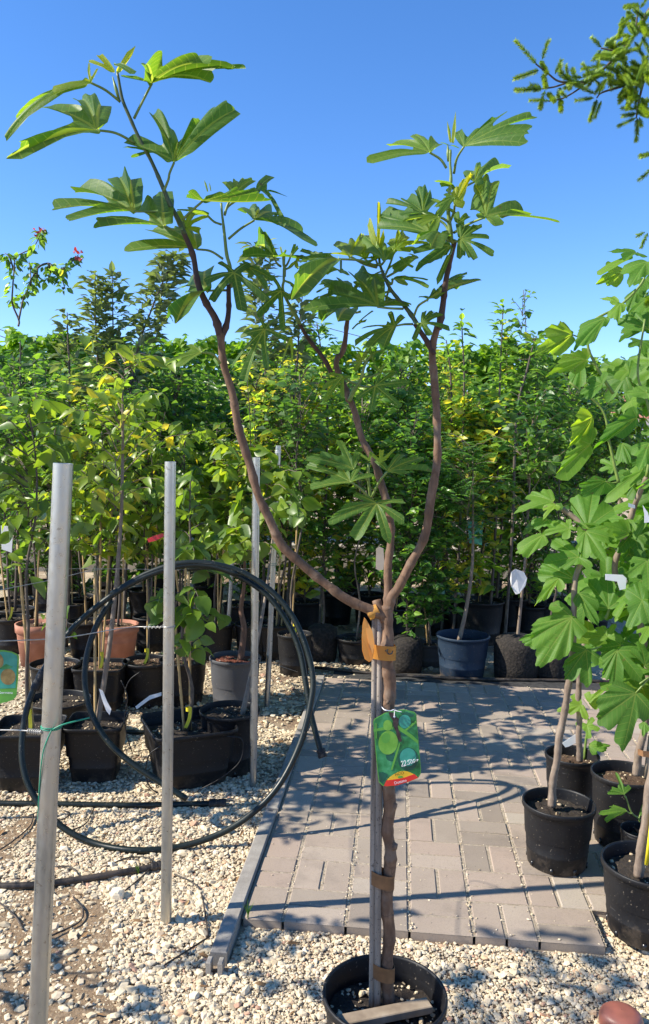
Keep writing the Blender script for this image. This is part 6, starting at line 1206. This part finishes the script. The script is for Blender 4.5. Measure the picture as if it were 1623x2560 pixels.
# ------------------------------------------------------------------ spruce at the top right
SY = 3.0
SH = [((310, 690), (80, 440)), ((370, 640), (440, 435)), ((330, 760), (70, 850)), ((370, 960), (85, 975)), ((350, 930), (240, 920)), ((350, 660), (420, 790)), ((380, 800), (410, 940)), ((510, 800), (580, 650)), ((565, 840), (570, 700)), ((445, 1090), (240, 1085)), ((380, 1100), (350, 1170)), ((430, 1000), (500, 1090)), ((400, 980), (345, 1160)), ((570, 950), (540, 1050)), ((570, 1070), (575, 1200)), ((640, 1060), (580, 1000)), ((650, 840), (630, 710)), ((740, 870), (700, 750)), ((800, 840), (620, 830)), ((660, 890), (665, 955)), ((930, 1010), (750, 920)), ((930, 1060), (735, 1085)), ((960, 1080), (890, 1300)), ((1010, 1090), (940, 1270)), ((980, 1020), (1060, 860)), ((1080, 980), (1330, 880)), ((1010, 510), (910, 405)), ((1010, 540), (930, 645)), ((1050, 490), (1180, 400)), ((1150, 540), (1060, 490)), ((1330, 540), (1080, 730)), ((1180, 490), (1290, 440)), ((1200, 400), (1300, 180)), ((1360, 150), (1220, 260)), ((1250, 180), (1200, 400)), ((1420, 60), (1270, 75)), ((1430, 90), (1490, 0)), ((1527, 290), (1420, 510)), ((1400, 330), (1290, 510)), ((1340, 860), (1195, 700)), ((1380, 850), (1365, 680)), ((1400, 840), (1510, 620)), ((1390, 900), (1385, 1180)), ((1300, 950), (1210, 1100)), ((1330, 1050), (1290, 1170)), ((1390, 1230), (1245, 1250)), ((1390, 1270), (1195, 1365)), ((1400, 1280), (1390, 1520)), ((1420, 1270), (1440, 1355)), ((1400, 1200), (1515, 1250)), ((1450, 1050), (1490, 1190)), ((1545, 1660), (1435, 1690)), ((1560, 1830), (1420, 1945)), ((1040, 780), (870, 830)), ((1060, 700), (800, 750)), ((980, 760), (830, 820)), ((1100, 760), (1110, 930)), ((1180, 700), (1190, 880)), ((1050, 860), (950, 1000)), ((1240, 620), (1300, 800)), ((1370, 450), (1480, 640)), ((1450, 400), (1530, 560)), ((1300, 700), (1240, 830)), ((1470, 760), (1527, 900)), ((1440, 220), (1530, 380)), ((1330, 240), (1400, 330)), ((1280, 120), (1360, 200))]
SH = [('j', a, b) for a, b in SH] + [('k', (1510, 10), (1435, 170)), ('k', (1480, 0), (1400, 40)), ('k', (1527, 660), (1480, 720)), ('k', (1540, 720), (1500, 810))]
tx, ty = 2.15, 3.55
spr = thing('spruce_tree', (tx, ty, 0), 'spruce tree reaching its needled branch into the sky at top right', 'tree')
mbn = MB(); mbt = MB()
def shoot(a, b, r_=.0135, dens=4600):
    L = np.linalg.norm(b - a); n_ = int(dens * L); t = rng.uniform(0, 1, n_); ax = (b - a) / L; u_ = nrm(np.cross(ax, [.3, 1, .2])); v_ = np.cross(ax, u_); ph = rng.uniform(0, 6.283, n_)
    side = np.cos(ph)[:, None] * u_ + np.sin(ph)[:, None] * v_; D_ = side * .8 + ax * .75; D_ /= np.linalg.norm(D_, axis=1)[:, None]; P_ = a + t[:, None] * (b - a); nl = r_ * 1.25 * rng.uniform(.8, 1.15, n_) * np.where(t > .9, .85, 1)
    wv = np.cross(D_, ax) * .00095; E = P_ + D_ * nl[:, None]; M_ = P_ + D_ * (nl * .6)[:, None]
    V = np.stack([P_ - wv * .8, P_ + wv * .8, M_ + wv, E, M_ - wv], 1).reshape(-1, 3); bI = (np.arange(n_) * 5)[:, None]
    tone = np.clip(.58 + .40 * t + rng.normal(0, .12, n_), 0, 1); mbn.add(V, [bI + np.array([[0, 1, 2, 3, 4]])], np.repeat(tone, 5)); mbn.tube([a, b], [.0018, .0010], 5, tone=.1)
for k, (c, a, b) in enumerate(SH):
    j1 = random.gauss(0, .03); shoot(at(*sp(c, a), SY + j1), at(*sp(c, b), SY + j1 + random.gauss(0, .035)))
for k in range(95):
    q = random.choice([((640, 890), (850, 880)), ((850, 880), (1020, 760)), ((1020, 760), (1250, 520)), ((1250, 520), (1400, 330)), ((1400, 330), (1527, 100)), ((1250, 930), (1380, 880)), ((1380, 880), (1500, 760)), ((1450, 950), (1400, 1190)), ((1520, 750), (1450, 950))]); t = random.random()
    p0 = (q[0][0] + (q[1][0] - q[0][0]) * t, q[0][1] + (q[1][1] - q[0][1]) * t); an = random.uniform(0, 6.28); l_ = random.uniform(90, 190); j1 = random.gauss(0, .04)
    shoot(at(*sp('j', p0), SY + j1), at(*sp('j', (p0[0] + math.cos(an) * l_, p0[1] + math.sin(an) * l_)), SY + j1 + random.gauss(0, .05)))
for pts in ([(300, 690), (440, 800), (530, 870), (640, 890), (850, 880), (1020, 760), (1250, 520), (1400, 330), (1527, 100), (1700, -100)], [(370, 960), (500, 940), (640, 895)], [(440, 1095), (600, 1060), (770, 960), (850, 885)], [(960, 1060), (1020, 1000), (1250, 930), (1380, 880), (1500, 760), (1750, 560)], [(1390, 1280), (1400, 1190), (1450, 950), (1520, 750), (1700, 560)], [(1005, 520), (1160, 550), (1250, 530)], [(1420, 60), (1400, 160), (1380, 350)], [(1545, 1660), (1750, 1500)], [(1560, 1830), (1800, 1700)]):
    P_ = spline([at(*sp('j', p), SY) for p in pts], 5); mbt = MB(); mbt.tube(P_, np.linspace(.0025, .0065 if len(pts) > 4 else .0035, len(P_)), 6)
    if pts[-1] not in ((1700, -100), (1750, 560), (1700, 560), (1750, 1500), (1800, 1700)): mbt.build('branch', TWIG, spr, smooth=True); continue
    a = at(*sp('j', pts[-1]), SY); b = np.array([tx, ty, a[2] + .15]); P_ = spline([a, (a + b) / 2 + np.array([0, 0, .05]), b], 5); mbt.tube(P_, np.linspace(.0065, .016, len(P_)), 6); mbt.build('branch', TWIG, spr, smooth=True)
    for k in range(8):
        q = P_[random.randrange(len(P_))]; shoot(q, q + nrm([random.gauss(0, 1), random.gauss(0, 1), random.gauss(-.2, .6)]) * .1, dens=1500)
mbT2 = MB(); mbT2.tube(jitter_path((tx, ty, 0), (tx + .05, ty, 6.0), 9, .02), np.linspace(.075, .012, 25), 12); mbT2.build('trunk', TWIG, spr, smooth=True)
for k in range(26):     # whorls out of the picture to the right
    z = 1.3 + k * .17; a = random.uniform(-1.3, 1.9); l = 1.2 - .14 * k * .3; b0 = np.array([tx, ty, z]); d_ = np.array([math.cos(a), math.sin(a), -.12]); e = b0 + d_ * l; mbt = MB(); P_ = spline([b0, b0 + d_ * l * .5 + np.array([0, 0, .06]), e], 5); mbt.tube(P_, np.linspace(.013, .004, len(P_)), 5); mbt.build('branch', TWIG, spr, smooth=True)
    for j in range(9):
        q = P_[3 + random.randrange(len(P_) - 3)]; shoot(q, q + nrm([d_[0] + random.gauss(0, .7), d_[1] + random.gauss(0, .7), random.gauss(-.1, .3)]) * random.uniform(.08, .14), dens=900)
mbn.build('needles', NEEDLE, spr)
# trees just left of the picture, whose shade falls on the near gravel and the paving
potted_tree('leafy plum tree just beyond the left edge, shading the near gravel', -1.95, 2.05, 'plum', .70, 1.42, .42, 8, 'round', .15, .28, TWIG, tops=2)
potted_tree('open cherry tree just beyond the left edge, beside the shading plum', -2.15, 1.72, 'cherry', 1.85, 2.5, .42, 13, 'round', .15, .28, TWIG, tops=2)
potted_tree('dense unseen plum tree added beyond the left edge beside the square pots to shade the paving', -2.0, 3.15, 'plum', .95, 1.9, .40, 26, 'round', .15, .28, TWIG, tops=2)  # unseen tree added so that crown shade covers more of the paving
potted_tree('dense unseen plum tree added beyond the left edge behind the square pots to shade the paving', -2.1, 3.75, 'plum', .95, 2.1, .42, 60, 'round', .15, .28, TWIG, tops=2)  # another unseen tree, put in to extend the shade across the path
